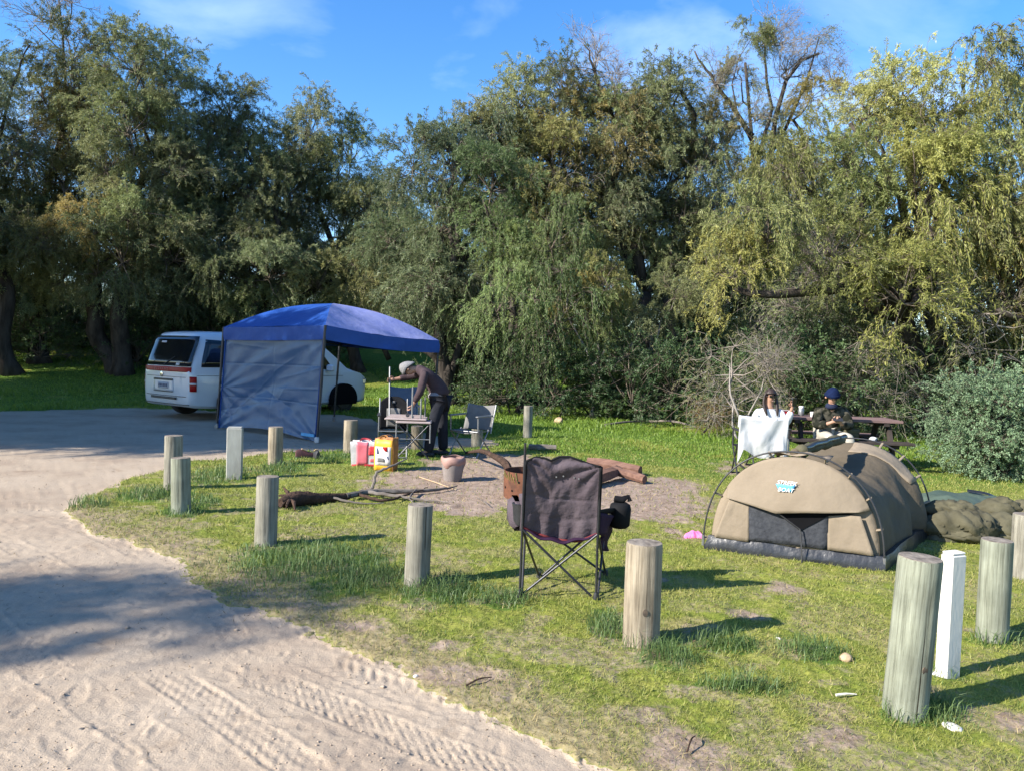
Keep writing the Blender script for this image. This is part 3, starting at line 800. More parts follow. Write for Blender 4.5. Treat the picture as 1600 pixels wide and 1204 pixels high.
# --- big yellow-green trees at right
tree('large yellow-green weeping peppermint tree filling the right side', (1455, 690), 18.5,
     [(1330, 175, 75, 68), (1430, 150, 85, 75), (1510, 150, 75, 65), (1250, 270, 80, 70, -.5), (1360, 270, 95, 80, -1), (1470, 250, 90, 90, -1), (1180, 360, 70, 55, -1), (1290, 380, 80, 60, -1.5), (1150, 440, 60, 45, -1.2), (1450, 360, 90, 70, -1.5), (1430, 460, 60, 45, -2)],
     YEL, 'wwws', trunk_r=.3, gap=1.12, limbs=[([(1452, 690), (1450, 620), (1465, 540), (1450, 460), (1420, 380), (1395, 330)], .24, .08), ([(1340, 420), (1395, 415), (1440, 440)], .03, .04)], dead=[(1330, 430, 1.1), (1280, 440, 1.2)])
tree('olive weeping peppermint tree cut by the right edge of the photo', (1620, 700), 18, [(1550, 185, 75, 70), (1600, 290, 90, 80, -1), (1550, 360, 60, 60, -1), (1620, 430, 90, 80, -1), (1560, 470, 55, 60, -1.5, 'st')], (1.45, 1.35, 1.05), 'wwst', trunk_r=.26, gap=1.12, dead=[(1570, 420, 1.3), (1560, 500, 1.2), (1590, 560, 1.2)])
tree('grey twiggy tree behind the two seated people', (1330, 660), 20, [(1250, 470, 80, 55), (1340, 480, 80, 60), (1290, 540, 90, 50), (1390, 540, 60, 60)], (.95, 1.05, 1.0), 'twww', trunk_r=.16, size=1.05, gap=1.1, dead=[(1320, 450, 1.3)])
# --- back row that closes the wood
for (px, Y, top, wd, lab) in [(40, 36, 330, 150, 'far dark tree behind the left trunks'), (230, 38, 330, 150, 'far dark tree behind the van roof'), (440, 40, 330, 140, 'far dark tree behind the gazebo roof'),
                              (760, 36, 330, 150, 'far dark tree behind the hanging strands'), (960, 36, 320, 150, 'far dark tree behind the green bush'), (1160, 37, 360, 150, 'far dark tree behind the dry bush'),
                              (1360, 34, 260, 170, 'far dark tree behind the yellow-green tree'), (1260, 30, 330, 150, 'far dark tree between the seated people and the sky'), (1560, 32, 280, 170, 'far dark tree behind the silver bush'), (560, 43, 370, 150, 'far dark tree closing the wood behind the gazebo'), (680, 42, 370, 150, 'far dark tree closing the wood behind the bent-over person')]:
    tree(lab, (px, 600), Y, [(px, top + 70, wd * .6, 80), (px - 50, top + 170, wd * .6, 80), (px + 50, top + 170, wd * .6, 80)], DARK, 'wwl', size=1.7, gap=2.0, trunk_r=.22)
# --- trees outside the frame on the left: their shade lies on the road and the van
OFF = [(-11.7, -.25, 6.0, .55), (-13.4, -.4, 6.0, .65), (-15.4, -.6, 6.0, .9), (-13.0, 9.2, 6.6, 1.4), (-14.9, 8.9, 6.6, 1.7), (-17.2, 9.6, 7.4, 2.0), (-20.5, 10.3, 7.0, 2.2), (-24.5, 11.0, 7.5, 2.4), (-17.0, 13.2, 7.0, 2.2), (-20.5, 15.0, 7.5, 2.4), (-22.5, 18.5, 8.0, 2.6)]
for (x, y, h, rad) in OFF:
    TREE_N[0] += 1
    r = np.random.default_rng(3000 + TREE_N[0])
    root = thing('peppermint_tree', 'peppermint tree standing outside the frame beyond the left edge', 'tree', (x, y, gz(x, y) - .05), group='shade trees left of the road')
    mb = MB(); mb.tube(wob_path((0, 0, -.1), (0, 0, h - rad * .4), r, 7, .05), [.3 * (1 - .6 * i / 7) for i in range(8)], 8)
    for p in fill_lobe(Vector((0, 0, h)), (rad * 1.2, rad * 1.0, rad * .7), 1.0, r, .0):
        place_bough(root, p, 'w', .9 if rad < 1 else 1.15, r, OLIVE)
        mb.tube(wob_path((0, 0, h - rad * .7), p, r, 4, .1), [.07, .06, .045, .03, .02], 5)
    mb.build('trunk', BARK, root, smooth_ang=180, recalc=False)

# ------------------------------------------------------------------ shrubs
def shrub(name, label, px, py, w_px, h_px, tint, kinds, size, gap, Y=None, depth=.8, group=None, stems=6, bark=None, dead=()):
    TREE_N[0] += 1
    r = np.random.default_rng(5000 + TREE_N[0])
    b = G(px, py) if Y is None else Vector((D(px, py, Y).x, Y, 0))
    b.z = gz(b) - .03
    k = b.y / F_PX
    root = thing(name, label, 'bush', b, group=group)
    rx, rz = w_px * k / 2, h_px * k / 2
    mb = MB()
    pts = fill_lobe(Vector((0, 0, rz)), (max(rx - size * .5, .1), max(rx * depth - size * .4, .1), max(rz - size * .35, .08)), gap, r, .2)
    for i, p in enumerate(pts):
        place_bough(root, p, kinds[r.integers(0, len(kinds))], size * r.uniform(.8, 1.2), r, tint)
        mb.tube(wob_path((r.normal() * .06, r.normal() * .06, 0), p, r, 4, .1), [.03, .025, .02, .014, .008], 5)
    for (qx, qy, s) in dead:
        place_bough(root, D(qx, qy, b.y) - b, 'd', s, r, (1, 1, 1))
    mb.build('stem', bark or BARK, root, smooth_ang=180, recalc=False)
    return root
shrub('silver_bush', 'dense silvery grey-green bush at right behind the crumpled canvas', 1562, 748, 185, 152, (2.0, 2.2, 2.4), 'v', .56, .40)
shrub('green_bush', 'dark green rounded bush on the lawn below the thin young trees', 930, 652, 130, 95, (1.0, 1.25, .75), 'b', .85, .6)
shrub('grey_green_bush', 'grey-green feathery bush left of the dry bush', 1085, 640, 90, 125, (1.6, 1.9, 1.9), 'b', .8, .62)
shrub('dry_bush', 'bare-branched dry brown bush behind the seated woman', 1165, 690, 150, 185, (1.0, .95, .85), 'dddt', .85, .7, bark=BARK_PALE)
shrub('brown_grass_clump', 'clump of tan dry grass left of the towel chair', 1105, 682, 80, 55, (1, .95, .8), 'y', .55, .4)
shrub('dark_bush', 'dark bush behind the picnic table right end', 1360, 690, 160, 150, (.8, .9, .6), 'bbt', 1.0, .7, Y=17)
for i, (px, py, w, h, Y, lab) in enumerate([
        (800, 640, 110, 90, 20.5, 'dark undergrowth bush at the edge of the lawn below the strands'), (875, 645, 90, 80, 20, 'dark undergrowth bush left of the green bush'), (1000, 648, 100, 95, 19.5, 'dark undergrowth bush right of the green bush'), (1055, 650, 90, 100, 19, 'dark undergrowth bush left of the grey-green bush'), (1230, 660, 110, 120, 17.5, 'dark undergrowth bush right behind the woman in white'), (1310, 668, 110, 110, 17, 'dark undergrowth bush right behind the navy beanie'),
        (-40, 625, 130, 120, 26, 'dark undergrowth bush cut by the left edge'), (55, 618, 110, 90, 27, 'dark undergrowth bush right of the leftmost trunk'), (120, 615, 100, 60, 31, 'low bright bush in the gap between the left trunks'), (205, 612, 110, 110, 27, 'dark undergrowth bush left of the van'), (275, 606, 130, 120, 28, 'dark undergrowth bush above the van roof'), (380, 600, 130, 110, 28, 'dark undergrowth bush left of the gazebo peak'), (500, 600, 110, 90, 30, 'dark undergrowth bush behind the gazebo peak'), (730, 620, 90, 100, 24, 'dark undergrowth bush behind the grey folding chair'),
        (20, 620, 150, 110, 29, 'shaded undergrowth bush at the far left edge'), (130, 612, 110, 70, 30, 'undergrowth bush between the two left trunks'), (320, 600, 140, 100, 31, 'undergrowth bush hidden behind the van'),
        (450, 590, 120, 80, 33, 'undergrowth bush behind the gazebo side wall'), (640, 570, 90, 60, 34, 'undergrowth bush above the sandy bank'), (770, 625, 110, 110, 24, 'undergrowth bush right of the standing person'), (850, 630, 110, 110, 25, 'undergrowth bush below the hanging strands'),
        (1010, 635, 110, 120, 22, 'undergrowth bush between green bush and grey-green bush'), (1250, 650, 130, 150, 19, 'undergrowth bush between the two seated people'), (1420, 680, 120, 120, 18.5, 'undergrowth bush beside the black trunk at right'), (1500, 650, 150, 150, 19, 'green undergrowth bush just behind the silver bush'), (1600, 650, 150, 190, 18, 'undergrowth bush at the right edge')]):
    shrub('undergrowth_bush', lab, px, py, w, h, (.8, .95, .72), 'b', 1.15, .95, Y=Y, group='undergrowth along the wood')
# ------------------------------------------------------------------ object materials
def wood_post_mat(name, c1, c2, c3):
    m, N, L, b = _nt(name)
    t = N.new('ShaderNodeTexCoord'); mp = N.new('ShaderNodeMapping'); mp.inputs['Scale'].default_value = (1, 1, .035)
    L.new(t.outputs['Object'], mp.inputs[0])
    n = N.new('ShaderNodeTexNoise'); n.inputs['Scale'].default_value = 75; n.inputs['Detail'].default_value = 9; n.inputs['Roughness'].default_value = .72
    L.new(mp.outputs[0], n.inputs['Vector'])
    r = N.new('ShaderNodeValToRGB'); e = r.color_ramp.elements; e.new(.5)
    for i, (p, c) in enumerate(((.3, c3), (.5, c1), (.72, c2))): e[i].position = p; e[i].color = rgb(c)
    L.new(n.outputs['Fac'], r.inputs[0])
    n3 = N.new('ShaderNodeTexNoise'); n3.inputs['Scale'].default_value = 5; n3.inputs['Detail'].default_value = 6
    L.new(t.outputs['Object'], n3.inputs['Vector'])
    r3 = N.new('ShaderNodeValToRGB'); r3.color_ramp.elements[0].position = .35; r3.color_ramp.elements[0].color = (.72, .72, .70, 1)
    r3.color_ramp.elements[1].position = .65; r3.color_ramp.elements[1].color = (1.08, 1.08, 1.05, 1)
    L.new(n3.outputs['Fac'], r3.inputs[0])
    mx = N.new('ShaderNodeMixRGB'); mx.blend_type = 'MULTIPLY'; mx.inputs[0].default_value = 1
    L.new(r.outputs[0], mx.inputs[1]); L.new(r3.outputs[0], mx.inputs[2])
    mp2 = N.new('ShaderNodeMapping'); mp2.inputs['Scale'].default_value = (1, 1, .012); mp2.inputs['Location'].default_value = (3, 1, 2); L.new(t.outputs['Object'], mp2.inputs[0])
    n4 = N.new('ShaderNodeTexNoise'); n4.inputs['Scale'].default_value = 48; n4.inputs['Detail'].default_value = 3; L.new(mp2.outputs[0], n4.inputs['Vector'])
    r4 = N.new('ShaderNodeValToRGB'); r4.color_ramp.elements[0].position = .30; r4.color_ramp.elements[0].color = (.16, .13, .11, 1); r4.color_ramp.elements[1].position = .36; r4.color_ramp.elements[1].color = (1, 1, 1, 1)
    L.new(n4.outputs['Fac'], r4.inputs[0])
    mx2 = N.new('ShaderNodeMixRGB'); mx2.blend_type = 'MULTIPLY'; mx2.inputs[0].default_value = 1
    L.new(mx.outputs[0], mx2.inputs[1]); L.new(r4.outputs[0], mx2.inputs[2]); L.new(mx2.outputs[0], b.inputs['Base Color'])
    b.inputs['Roughness'].default_value = .85; b.inputs['Specular IOR Level'].default_value = .2
    bp = N.new('ShaderNodeBump'); bp.inputs['Strength'].default_value = .55; bp.inputs['Distance'].default_value = .006
    L.new(n.outputs['Fac'], bp.inputs['Height']); L.new(bp.outputs[0], b.inputs['Normal'])
    MATS[name] = m
    return m
PINE_TAN = wood_post_mat('weathered_pine_tan', (.27, .225, .165), (.375, .325, .255), (.085, .066, .048))
PINE_GREEN = wood_post_mat('treated_pine_green', (.205, .215, .165), (.30, .315, .26), (.08, .082, .06))
PINE_GREY = wood_post_mat('weathered_pine_grey', (.225, .21, .17), (.325, .305, .26), (.075, .067, .053))
ENDGRAIN = mat('end_grain', (.27, .23, .185), (.12, .10, .08), .9, 22, bump=.6, bscale=40)
KNOT = mat('wood_knot', (.12, .09, .065), (.06, .05, .04), .9, 40)
WHITE_POST = mat('white_painted_post', (.62, .59, .53), (.47, .44, .37), .6, 9, (1, 1, .3), .15, 60, lo=.45, hi=.75)
WHITE_GREY_POST = mat('dull_white_post', (.36, .355, .31), (.25, .24, .205), .7, 9, (1, 1, .3), .15, 60)
VAN_WHITE = mat('van_white_paint', (.58, .60, .62), (.55, .57, .59), .28, 3, coat=.6)
GLASS_DARK = mat('tinted_glass', (.008, .010, .012), (.006, .007, .009), .06, 3, spec=.6)
RUBBER = mat('black_rubber', (.015, .015, .016), (.022, .022, .022), .75, 20)
BLACK_PLASTIC = mat('black_plastic', (.02, .02, .022), (.03, .03, .032), .5, 20)
RED_LENS = mat('red_lens', (.30, .006, .006), (.25, .005, .005), .4, 8, spec=.2)
CHROME = mat('chrome', (.6, .6, .62), None, .2, 5, metal=1)
PALE_TEXT = mat('pale_lettering', (.40, .13, .12), (.38, .12, .11), .5)
PLATE = mat('number_plate', (.36, .38, .42), (.30, .32, .37), .5)
PLATE_INK = mat('plate_ink', (.05, .06, .12), None, .6)
RIM = mat('dark_alloy', (.05, .05, .055), (.07, .07, .075), .45, 12, metal=.7)
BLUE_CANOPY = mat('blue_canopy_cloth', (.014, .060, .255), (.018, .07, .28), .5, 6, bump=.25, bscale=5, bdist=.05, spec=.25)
SUNLIT_CANOPY = mat('sunlit_blue_canopy_cloth', (.19, .215, .45), (.27, .285, .49), .45, 3, bump=.25, bscale=6, bdist=.05, spec=.6)  # same blue cloth, sunlight on this roof panel put into a paler colour
BLUE_WALL = mat('blue_wall_sheet', (.044, .092, .18), (.058, .112, .205), .36, 2.0, bump=.15, bscale=4, bdist=.06, spec=.45)
STEEL_DARK = mat('dark_steel_tube', (.035, .035, .04), (.05, .05, .055), .4, 14, metal=.5)
STEEL = mat('grey_steel_tube', (.26, .26, .26), (.2, .2, .2), .4, 14, metal=.6)
CHAIR_CLOTH = mat('charcoal_chair_cloth', (.072, .055, .064), (.098, .078, .088), .8, 5, bump=.5, bscale=14, bdist=.03)
CHAIR_BLACK = mat('black_chair_cloth', (.007, .007, .008), (.012, .012, .013), .8, 7, bump=.2, bscale=30)
CHAIR_GREY = mat('grey_chair_cloth', (.125, .122, .118), (.17, .165, .155), .85, 6, bump=.2, bscale=20)
CHAIR_BLUE = mat('slate_blue_chair_cloth', (.06, .085, .125), (.085, .11, .15), .85, 6, bump=.2, bscale=20)
CHAIR_PURPLE = mat('dark_purple_cloth', (.020, .008, .024), (.032, .014, .036), .8, 8)
MAROON_PIPING = mat('maroon_piping', (.15, .03, .03), None, .8, 8)
TENT_TAN = mat('tan_canvas', (.225, .182, .132), (.195, .156, .112), .85, 3.5, bump=.35, bscale=9, bdist=.03)
TENT_OLIVE = mat('olive_brown_canvas', (.118, .094, .064), (.092, .074, .05), .85, 4, bump=.45, bscale=8, bdist=.04)
TENT_BLACK = mat('black_pvc_floor', (.012, .013, .015), (.022, .023, .026), .35, 6, bump=.4, bscale=8, bdist=.03)
MESH_GREY = mat('grey_insect_mesh', (.030, .032, .038), (.05, .053, .06), .8, 26, bump=.6, bscale=40)
HOLLOW_SHADE = mat('painted_hollow_shade', (.004, .004, .005), None, .9, 9)  # black colour for the shade inside hollows that are not cut open
LOGO_BLUE = mat('logo_blue', (.10, .36, .62), (.09, .33, .58), .6)
LOGO_WHITE = mat('logo_white', (.80, .80, .80), (.76, .76, .76), .6)
KHAKI = mat('khaki_canvas', (.10, .092, .058), (.066, .06, .037), .85, 5, bump=.4, bscale=12, bdist=.03)
TARP_GREEN = mat('grey_green_tarp', (.050, .074, .052), (.065, .09, .066), .6, 5, bump=.4, bscale=9, bdist=.03)
WHITE_CLOTH = mat('white_cotton', (.52, .52, .52), (.46, .465, .48), .9, 7, bump=.2, bscale=40)
PINK = mat('pink_cloth', (.75, .12, .36), (.62, .25, .42), .8, 16)
TIMBER = mat('picnic_timber', (.19, .125, .115), (.12, .08, .072), .85, 7, (.2, 2, 2), .4, 30)
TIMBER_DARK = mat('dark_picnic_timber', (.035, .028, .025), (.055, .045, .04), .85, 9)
RUST = mat('rusty_steel', (.15, .062, .035), (.075, .038, .026), .85, 9, bump=.4, bscale=30)
MOSSY = mat('yellow_lichen', (.36, .34, .09), (.25, .22, .08), .9, 20)
REDWOOD = mat('red_split_wood', (.20, .115, .082), (.12, .066, .05), .85, 12, (.3, 2, 2), .6, 30)
DEADWOOD = mat('grey_dead_wood', (.19, .165, .14), (.095, .08, .068), .9, 12, (.4, 1.5, 1.5), .6, 30)
ROOTWOOD = mat('dark_root_wood', (.075, .045, .032), (.035, .024, .018), .95, 14, bump=.8, bscale=30, bdist=.03)
CEMENT = mat('grey_bucket', (.235, .20, .185), (.19, .165, .15), .8, 12)
TERRA = mat('pink_plastic_rim', (.32, .19, .155), (.26, .15, .12), .7, 10)
BAG_RED = mat('red_bag', (.62, .045, .055), (.50, .03, .04), .45, 8, bump=.3, bscale=10, bdist=.02)
BAG_ROSE = mat('rose_bag_panel', (.70, .17, .20), (.60, .12, .15), .5, 8)
BAG_WHITE = mat('white_bag', (.60, .57, .54), (.52, .48, .455), .5, 8, bump=.3, bscale=10, bdist=.02)
BAG_YELLOW = mat('yellow_bag', (.72, .40, .03), (.62, .30, .02), .5, 8)
BAG_BROWN = mat('orange_brown_bag', (.36, .15, .02), (.24, .09, .02), .6, 8)
INK_BLUE = mat('dark_blue_print', (.03, .05, .12), None, .6)
SKIN = mat('skin', (.34, .19, .125), (.30, .165, .11), .55, 10)
HAIR = mat('dark_brown_hair', (.018, .010, .008), (.035, .02, .014), .6, 30, (1, 1, .2), .5, 60)
BEANIE_GREY = mat('grey_beanie', (.215, .21, .21), (.165, .16, .16), .9, 20, bump=.3, bscale=80)
BEANIE_NAVY = mat('navy_beanie', (.004, .009, .034), (.006, .013, .045), .9, 20, bump=.3, bscale=80)
JACKET = mat('dark_plum_jacket', (.044, .030, .034), (.062, .044, .048), .85, 7, bump=.5, bscale=12, bdist=.02)
GREY_SHIRT = mat('grey_shirt', (.24, .22, .23), (.19, .175, .185), .9, 9)
TROUSERS = mat('charcoal_trousers', (.014, .015, .020), (.022, .023, .029), .85, 7, bump=.4, bscale=12, bdist=.02)
WHITE_KNIT = mat('white_jumper', (.60, .60, .61), (.53, .54, .56), .9, 9, bump=.3, bscale=60)
CREAM_TR = mat('cream_trousers', (.40, .37, .31), (.30, .275, .225), .9, 6, bump=.3, bscale=14, bdist=.02)
CAMO = mat('dark_camouflage_jacket', (.014, .015, .010), (.078, .07, .052), .9, 9, lo=.44, hi=.56, detail=2, bump=.3, bscale=16, bdist=.02)
NAVY = mat('navy_scarf', (.012, .016, .035), (.02, .025, .05), .9, 9)
SHOE_RED = mat('dark_red_shoe', (.10, .03, .028), (.05, .02, .02), .7, 14)
TABLE_WHITE = mat('pinkish_white_table', (.37, .30, .275), (.31, .245, .225), .5, 6)
STONE_TAN = mat('tan_stone', (.48, .36, .22), (.33, .23, .14), .9, 14, bump=.5, bscale=30)
STONE_WHITE = mat('white_stone', (.70, .66, .58), (.52, .48, .40), .85, 14, bump=.5, bscale=30)

# ------------------------------------------------------------------ posts
def bollard(px, py_b, py_t, w_px, label, mt, lean=0.0, seed=0, knots=()):
    r = np.random.default_rng(700 + seed)
    p = on_ground(px, py_b)
    d = p.y; k = d / F_PX
    h = (py_b - py_t) * k * 1.0 + .01
    R = w_px * k / 2 * math.cos(math.atan2(p.x, p.y)) * .96
    p = p + Vector((p.x, p.y, 0)).normalized() * R * .8
    root = thing('wooden_bollard', label, 'bollard', p - Vector((0, 0, .0)), group='round wooden posts around the camp site')
    root.rotation_euler = (r.uniform(-.015, .015), lean, 0)
    ph = r.uniform(0, 6.28, 5)
    cr = [(r.uniform(0, 6.28), r.uniform(.15, .6), r.uniform(.6, 1.0)) for _ in range(5)]
    def wob(a, z):
        v = 1 + .012 * math.sin(2 * a + ph[0]) + .010 * math.sin(3 * a + ph[1] + z * 2) + .006 * math.sin(9 * a + ph[2])
        for c, z0, z1 in cr:
            da = abs((a - c + math.pi) % (2 * math.pi) - math.pi)
            if da < .07 and z0 * h < z < z1 * h + .02: v -= .045
        return v
    mb = MB(); n = 48
    prof = [(R * 1.0, -.12)] + [(R * (1.0 - .02 * i / 8), h * i / 8) for i in range(0, 8)] + [(R * .98, h - .012), (R * .955, h)]
    mb.lathe(prof, n=n, wob=wob)
    mb.f = mb.f[:-1]; mb.m = mb.m[:-1]
    o = mb.build('post', mt, root, smooth_ang=40)
    t = MB(); t.lathe([(R * .955, h - .004), (R * .95, h + .002), (R * .5, h + .004), (R * .04, h + .001)], n=n, wob=wob)
    t.build('end_grain', ENDGRAIN, root, smooth_ang=60)
    for (a, z) in knots:
        q = MB(); s = R * .16
        q.lathe([(s, -.012), (s * .9, -.0005), (s * .3, .0005)], n=12, rot=(math.pi / 2, 0, 0))
        ko = q.build('knot', KNOT, root, smooth_ang=60)
        ko.location = (R * math.sin(a) * 1.0, -R * math.cos(a) * 1.0, z * h); ko.rotation_euler = (0, 0, a); ko.scale = (1, 1, 1.35)
    return root
bollard(1412, 1124, 872, 80, 'tallest greenish post leaning right, nearest the photographer', PINE_GREEN, .045, 1, [(.25, .33)])
bollard(1001, 1014, 855, 62, 'tan post with a dark knot in front of the charcoal camp chair', PINE_TAN, .0, 2, [(.0, .35)])
bollard(1549, 1002, 845, 58, 'green-streaked post behind the white painted post at right', PINE_GREEN, .0, 3)
bollard(1597, 905, 806, 46, 'greyish post cut by the right edge beside the crumpled canvas', PINE_GREY, .0, 4)
bollard(651, 917, 792, 42, 'pale-topped post standing in long grass left of the charcoal camp chair', PINE_GREY, .02, 5)
bollard(415, 857, 750, 38, 'post at the corner of the lawn left of the fallen branch', PINE_GREY, .01, 6)
bollard(283, 806, 720, 34, 'pale green post, left front of the pair beside the road bend', PINE_GREEN, -.02, 7)
bollard(270, 766, 684, 31, 'dark-sided post, rear one of the pair beside the road bend', PINE_GREY, .0, 8)
bollard(430, 728, 670, 25, 'post between the white marker post and the pair of shoes', PINE_TAN, .0, 9)
bollard(547, 711, 660, 23, 'post directly behind the red and white shopping bag', PINE_TAN, .0, 10)
bollard(651, 703, 668, 20, 'post seen under the small folding table', PINE_TAN, .0, 11)
bollard(745, 698, 643, 19, 'grey post behind the grey folding chair', PINE_GREY, .0, 12)
bollard(824, 686, 637, 15, 'dark shaded post alone on the green lawn above the charcoal chair', PINE_GREY, .0, 13)
def square_post(px, py_b, py_t, w_px, label, mt, rz):
    p = on_ground(px, py_b); k = p.y / F_PX
    h, w = (py_b - py_t) * k, w_px * k
    root = thing('square_marker_post', label, 'post', p, rz)
    mb = MB(); mb.box((0, 0, h / 2 - .06), (w * .92, w * .62, h + .12), ch=.008)
    mb.build('post', mt, root)
    c = MB(); c.box((0, 0, h + .006), (w * .84, w * .54, .012), ch=.004); c.build('chamfered_top', mt, root)
    return root
square_post(1480, 1053, 858, 35, 'bright white square marker post between the two right posts', WHITE_POST, math.radians(22))
square_post(366, 749, 668, 25, 'dull white square marker post left of the gazebo', WHITE_GREY_POST, math.radians(12))

# ------------------------------------------------------------------ van
def build_van():
    c = G(296, 658); a = math.radians(55)
    rearR = Vector((c.x, c.y, 0))
    fwd = Vector((math.cos(a), math.sin(a), 0)); left = Vector((-math.sin(a), math.cos(a), 0))
    org = rearR + left * .88
    org.z = gz(org)
    root = thing('van', 'white people-mover van parked behind the blue gazebo', 'van', org, a)
    root.scale = (1.07, 1.05, 1.0)
    lean = lambda z: .20 * float(smooth(1.0, 1.85, z)) ** 1.2
    ST = [  # s, half width, bottom z, top z
        (0.0, .80, .34, 1.80), (.04, .845, .30, 1.845), (.14, .875, .27, 1.872), (.5, .89, .25, 1.90), (1.2, .895, .24, 1.91), (2.0, .895, .24, 1.91), (2.7, .895, .24, 1.90), (3.1, .895, .24, 1.86),
        (3.45, .895, .24, 1.72), (3.8, .893, .24, 1.46), (4.08, .89, .24, 1.22), (4.3, .885, .25, 1.14), (4.5, .875, .26, 1.08), (4.66, .84, .28, .98), (4.74, .77, .32, .86)]
    def ring(s, hw, zb, zt):
        belt = min(1.02, zt - .1)
        half = [(hw * .90, zb), (hw * .965, zb + .05), (hw * .985, zb + .18), (hw * 1.0, .62 if zt > .95 else .55), (hw * .995, belt - .06), (hw * .985, belt), (hw * (.985 - .115 * min(1, max(0, (zt - .2 - belt)) / .65)), max(zt - .2, belt + .02)),
                (hw * (.94 - .14 * min(1, max(0, zt - 1.0) / .8)), max(zt - .08, belt + .04)), (hw * .66, zt - .015), (hw * .3, zt)]
        P = []
        for (y, z) in half: P.append((s, -y, z))
        for (y, z) in reversed(half): P.append((s, y, z))
        return [Vector((x + (lean(z) * max(0, 1 - s / .9)), y, z)) for x, y, z in P]
    R = [ring(*s) for s in ST]
    def cap(r0, dx, ks):
        cz = sum(p.z for p in r0) / len(r0)
        out = []
        for k in ks:
            out.append([Vector((dx * (1 - k) + 0, p.y * k, cz + (p.z - cz) * k)) for p in r0])
        return out
    rings = []
    for k in (.02, .5, .93):
        rr = []
        for p in R[0]:
            cz = 1.05
            z = cz + (p.z - cz) * k; y = p.y * k
            rr.append(Vector((lean(z) - .03 * (1 - k ** 6), y, z)))
        rings.append(rr)
    rings += R
    for k in (.93, .6, .02):
        rings.append([Vector((4.74 + .06 * (1 - k), p.y * k, .56 + (p.z - .56) * k)) for p in R[-1]])
    mb = MB(); mb.grid(rings, closed=True)
    body = mb.build('body', VAN_WHITE, root, smooth_ang=38)
    # surfaces to lay panels on
    def side_y(s, z):
        for i in range(len(ST) - 1):
            if ST[i][0] <= s <= ST[i + 1][0]: break
        f = (s - ST[i][0]) / (ST[i + 1][0] - ST[i][0])
        def yy(rg):
            h = rg[:10]
            for q in range(9):
                if h[q].z <= z <= h[q + 1].z:
                    g = (z - h[q].z) / max(h[q + 1].z - h[q].z, 1e-6); return h[q].y * (1 - g) + h[q + 1].y * g
            return h[4].y
        return yy(R[i]) * (1 - f) + yy(R[i + 1]) * f
    def side_panel(name, poly, mt, off=.006, n=8, nz=5):
        """poly: four (s,z) corners BL, BR, TR, TL laid on the right-hand side"""
        (a0, a1, a2, a3) = [Vector((p[0], p[1], 0)) for p in poly]
        P = []
        for j in range(nz + 1):
            row = []
            for i in range(n + 1):
                q = a0.lerp(a1, i / n).lerp(a3.lerp(a2, i / n), j / nz)
                row.append(Vector((q.x + lean(q.y) * max(0, 1 - q.x / .9), side_y(q.x, q.y) - off, q.y)))
            P.append(row)
        m = MB(); m.grid(P); return m.build(name, mt, root, smooth_ang=60, solid=.004)
    side_panel('rear_side_window', [(.22, 1.13), (1.55, 1.13), (1.55, 1.68), (.24, 1.72)], GLASS_DARK)
    side_panel('sliding_door_window', [(1.68, 1.14), (2.75, 1.14), (2.75, 1.66), (1.68, 1.66)], GLASS_DARK)
    side_panel('driver_window', [(2.85, 1.12), (3.62, 1.10), (3.28, 1.55), (2.85, 1.64)], GLASS_DARK)
    for nm, s0 in (('sliding_door_gap', 1.60), ('driver_door_gap', 2.80)):
        side_panel(nm, [(s0, .32), (s0 + .012, .32), (s0 + .012, 1.70), (s0, 1.70)], BLACK_PLASTIC, .003, 1, 8)
    side_panel('body_crease', [(.12, .945), (3.9, .945), (3.9, .955), (.12, .955)], BLACK_PLASTIC, .0025, 20, 1)
    # rear panels
    def rear_panel(name, y0, y1, z0, z1, mt, off=.035, th=.004, round_=0.0, parent=root):
        P = []
        for j in range(7):
            z = z0 + (z1 - z0) * j / 6
            row = []
            for i in range(13):
                y = y0 + (y1 - y0) * i / 12
                bulge = .075 * max(0, (abs(y) - .55) / .3) ** 2
                row.append(Vector((lean(z) - off + bulge, y, z)))
            P.append(row)
        m = MB(); m.grid(P); return m.build(name, mt, parent, smooth_ang=60, solid=th)
    rear_panel('rear_window', -.81, .81, 1.14, 1.78, GLASS_DARK, .037)
    strip = rear_panel('red_reflector_strip', -.83, .83, 1.02, 1.125, RED_LENS, .041)
    rear_panel('tailgate_seam', -.80, .80, .905, .915, BLACK_PLASTIC, .034)
    rear_panel('tailgate_bottom_seam', -.72, .72, .50, .512, BLACK_PLASTIC, .034)
    rear_panel('plate_recess', -.30, .40, .60, .86, VAN_WHITE, .036)
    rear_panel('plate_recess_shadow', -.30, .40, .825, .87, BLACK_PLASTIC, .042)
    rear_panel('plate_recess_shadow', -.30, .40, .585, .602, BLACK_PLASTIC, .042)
    pl = rear_panel('number_plate', -.135, .235, .655, .79, PLATE, .046)
    for i in range(6):
        rear_panel('plate_mark', .205 - i * .055, .172 - i * .055, .69, .755, PLATE_INK, .051, parent=pl)
    rear_panel('bumper_slot', -.42, .50, .435, .485, BLACK_PLASTIC, .038)
    rear_panel('bumper_lip', -.80, .80, .33, .345, BLACK_PLASTIC, .04)
    rear_panel('window_sticker', .22, .40, 1.63, 1.67, WHITE_CLOTH, .044)
    rear_panel('window_sticker', -.50, -.38, 1.16, 1.21, WHITE_CLOTH, .044)
    wv = MB(); wv.tube([(lean(1.17) - .05, .05, 1.16), (lean(1.3) - .05, -.3, 1.34)], .008, 6); wv.build('rear_wiper', BLACK_PLASTIC, root)
    # badge and lettering
    bd = MB(); bd.lathe([(.055, 0), (.055, .006), (.045, .008)], n=20, rot=(0, -math.pi / 2, 0)); bo = bd.build('badge', CHROME, root, smooth_ang=50); bo.location = (lean(.96) - .036, .12, .955)
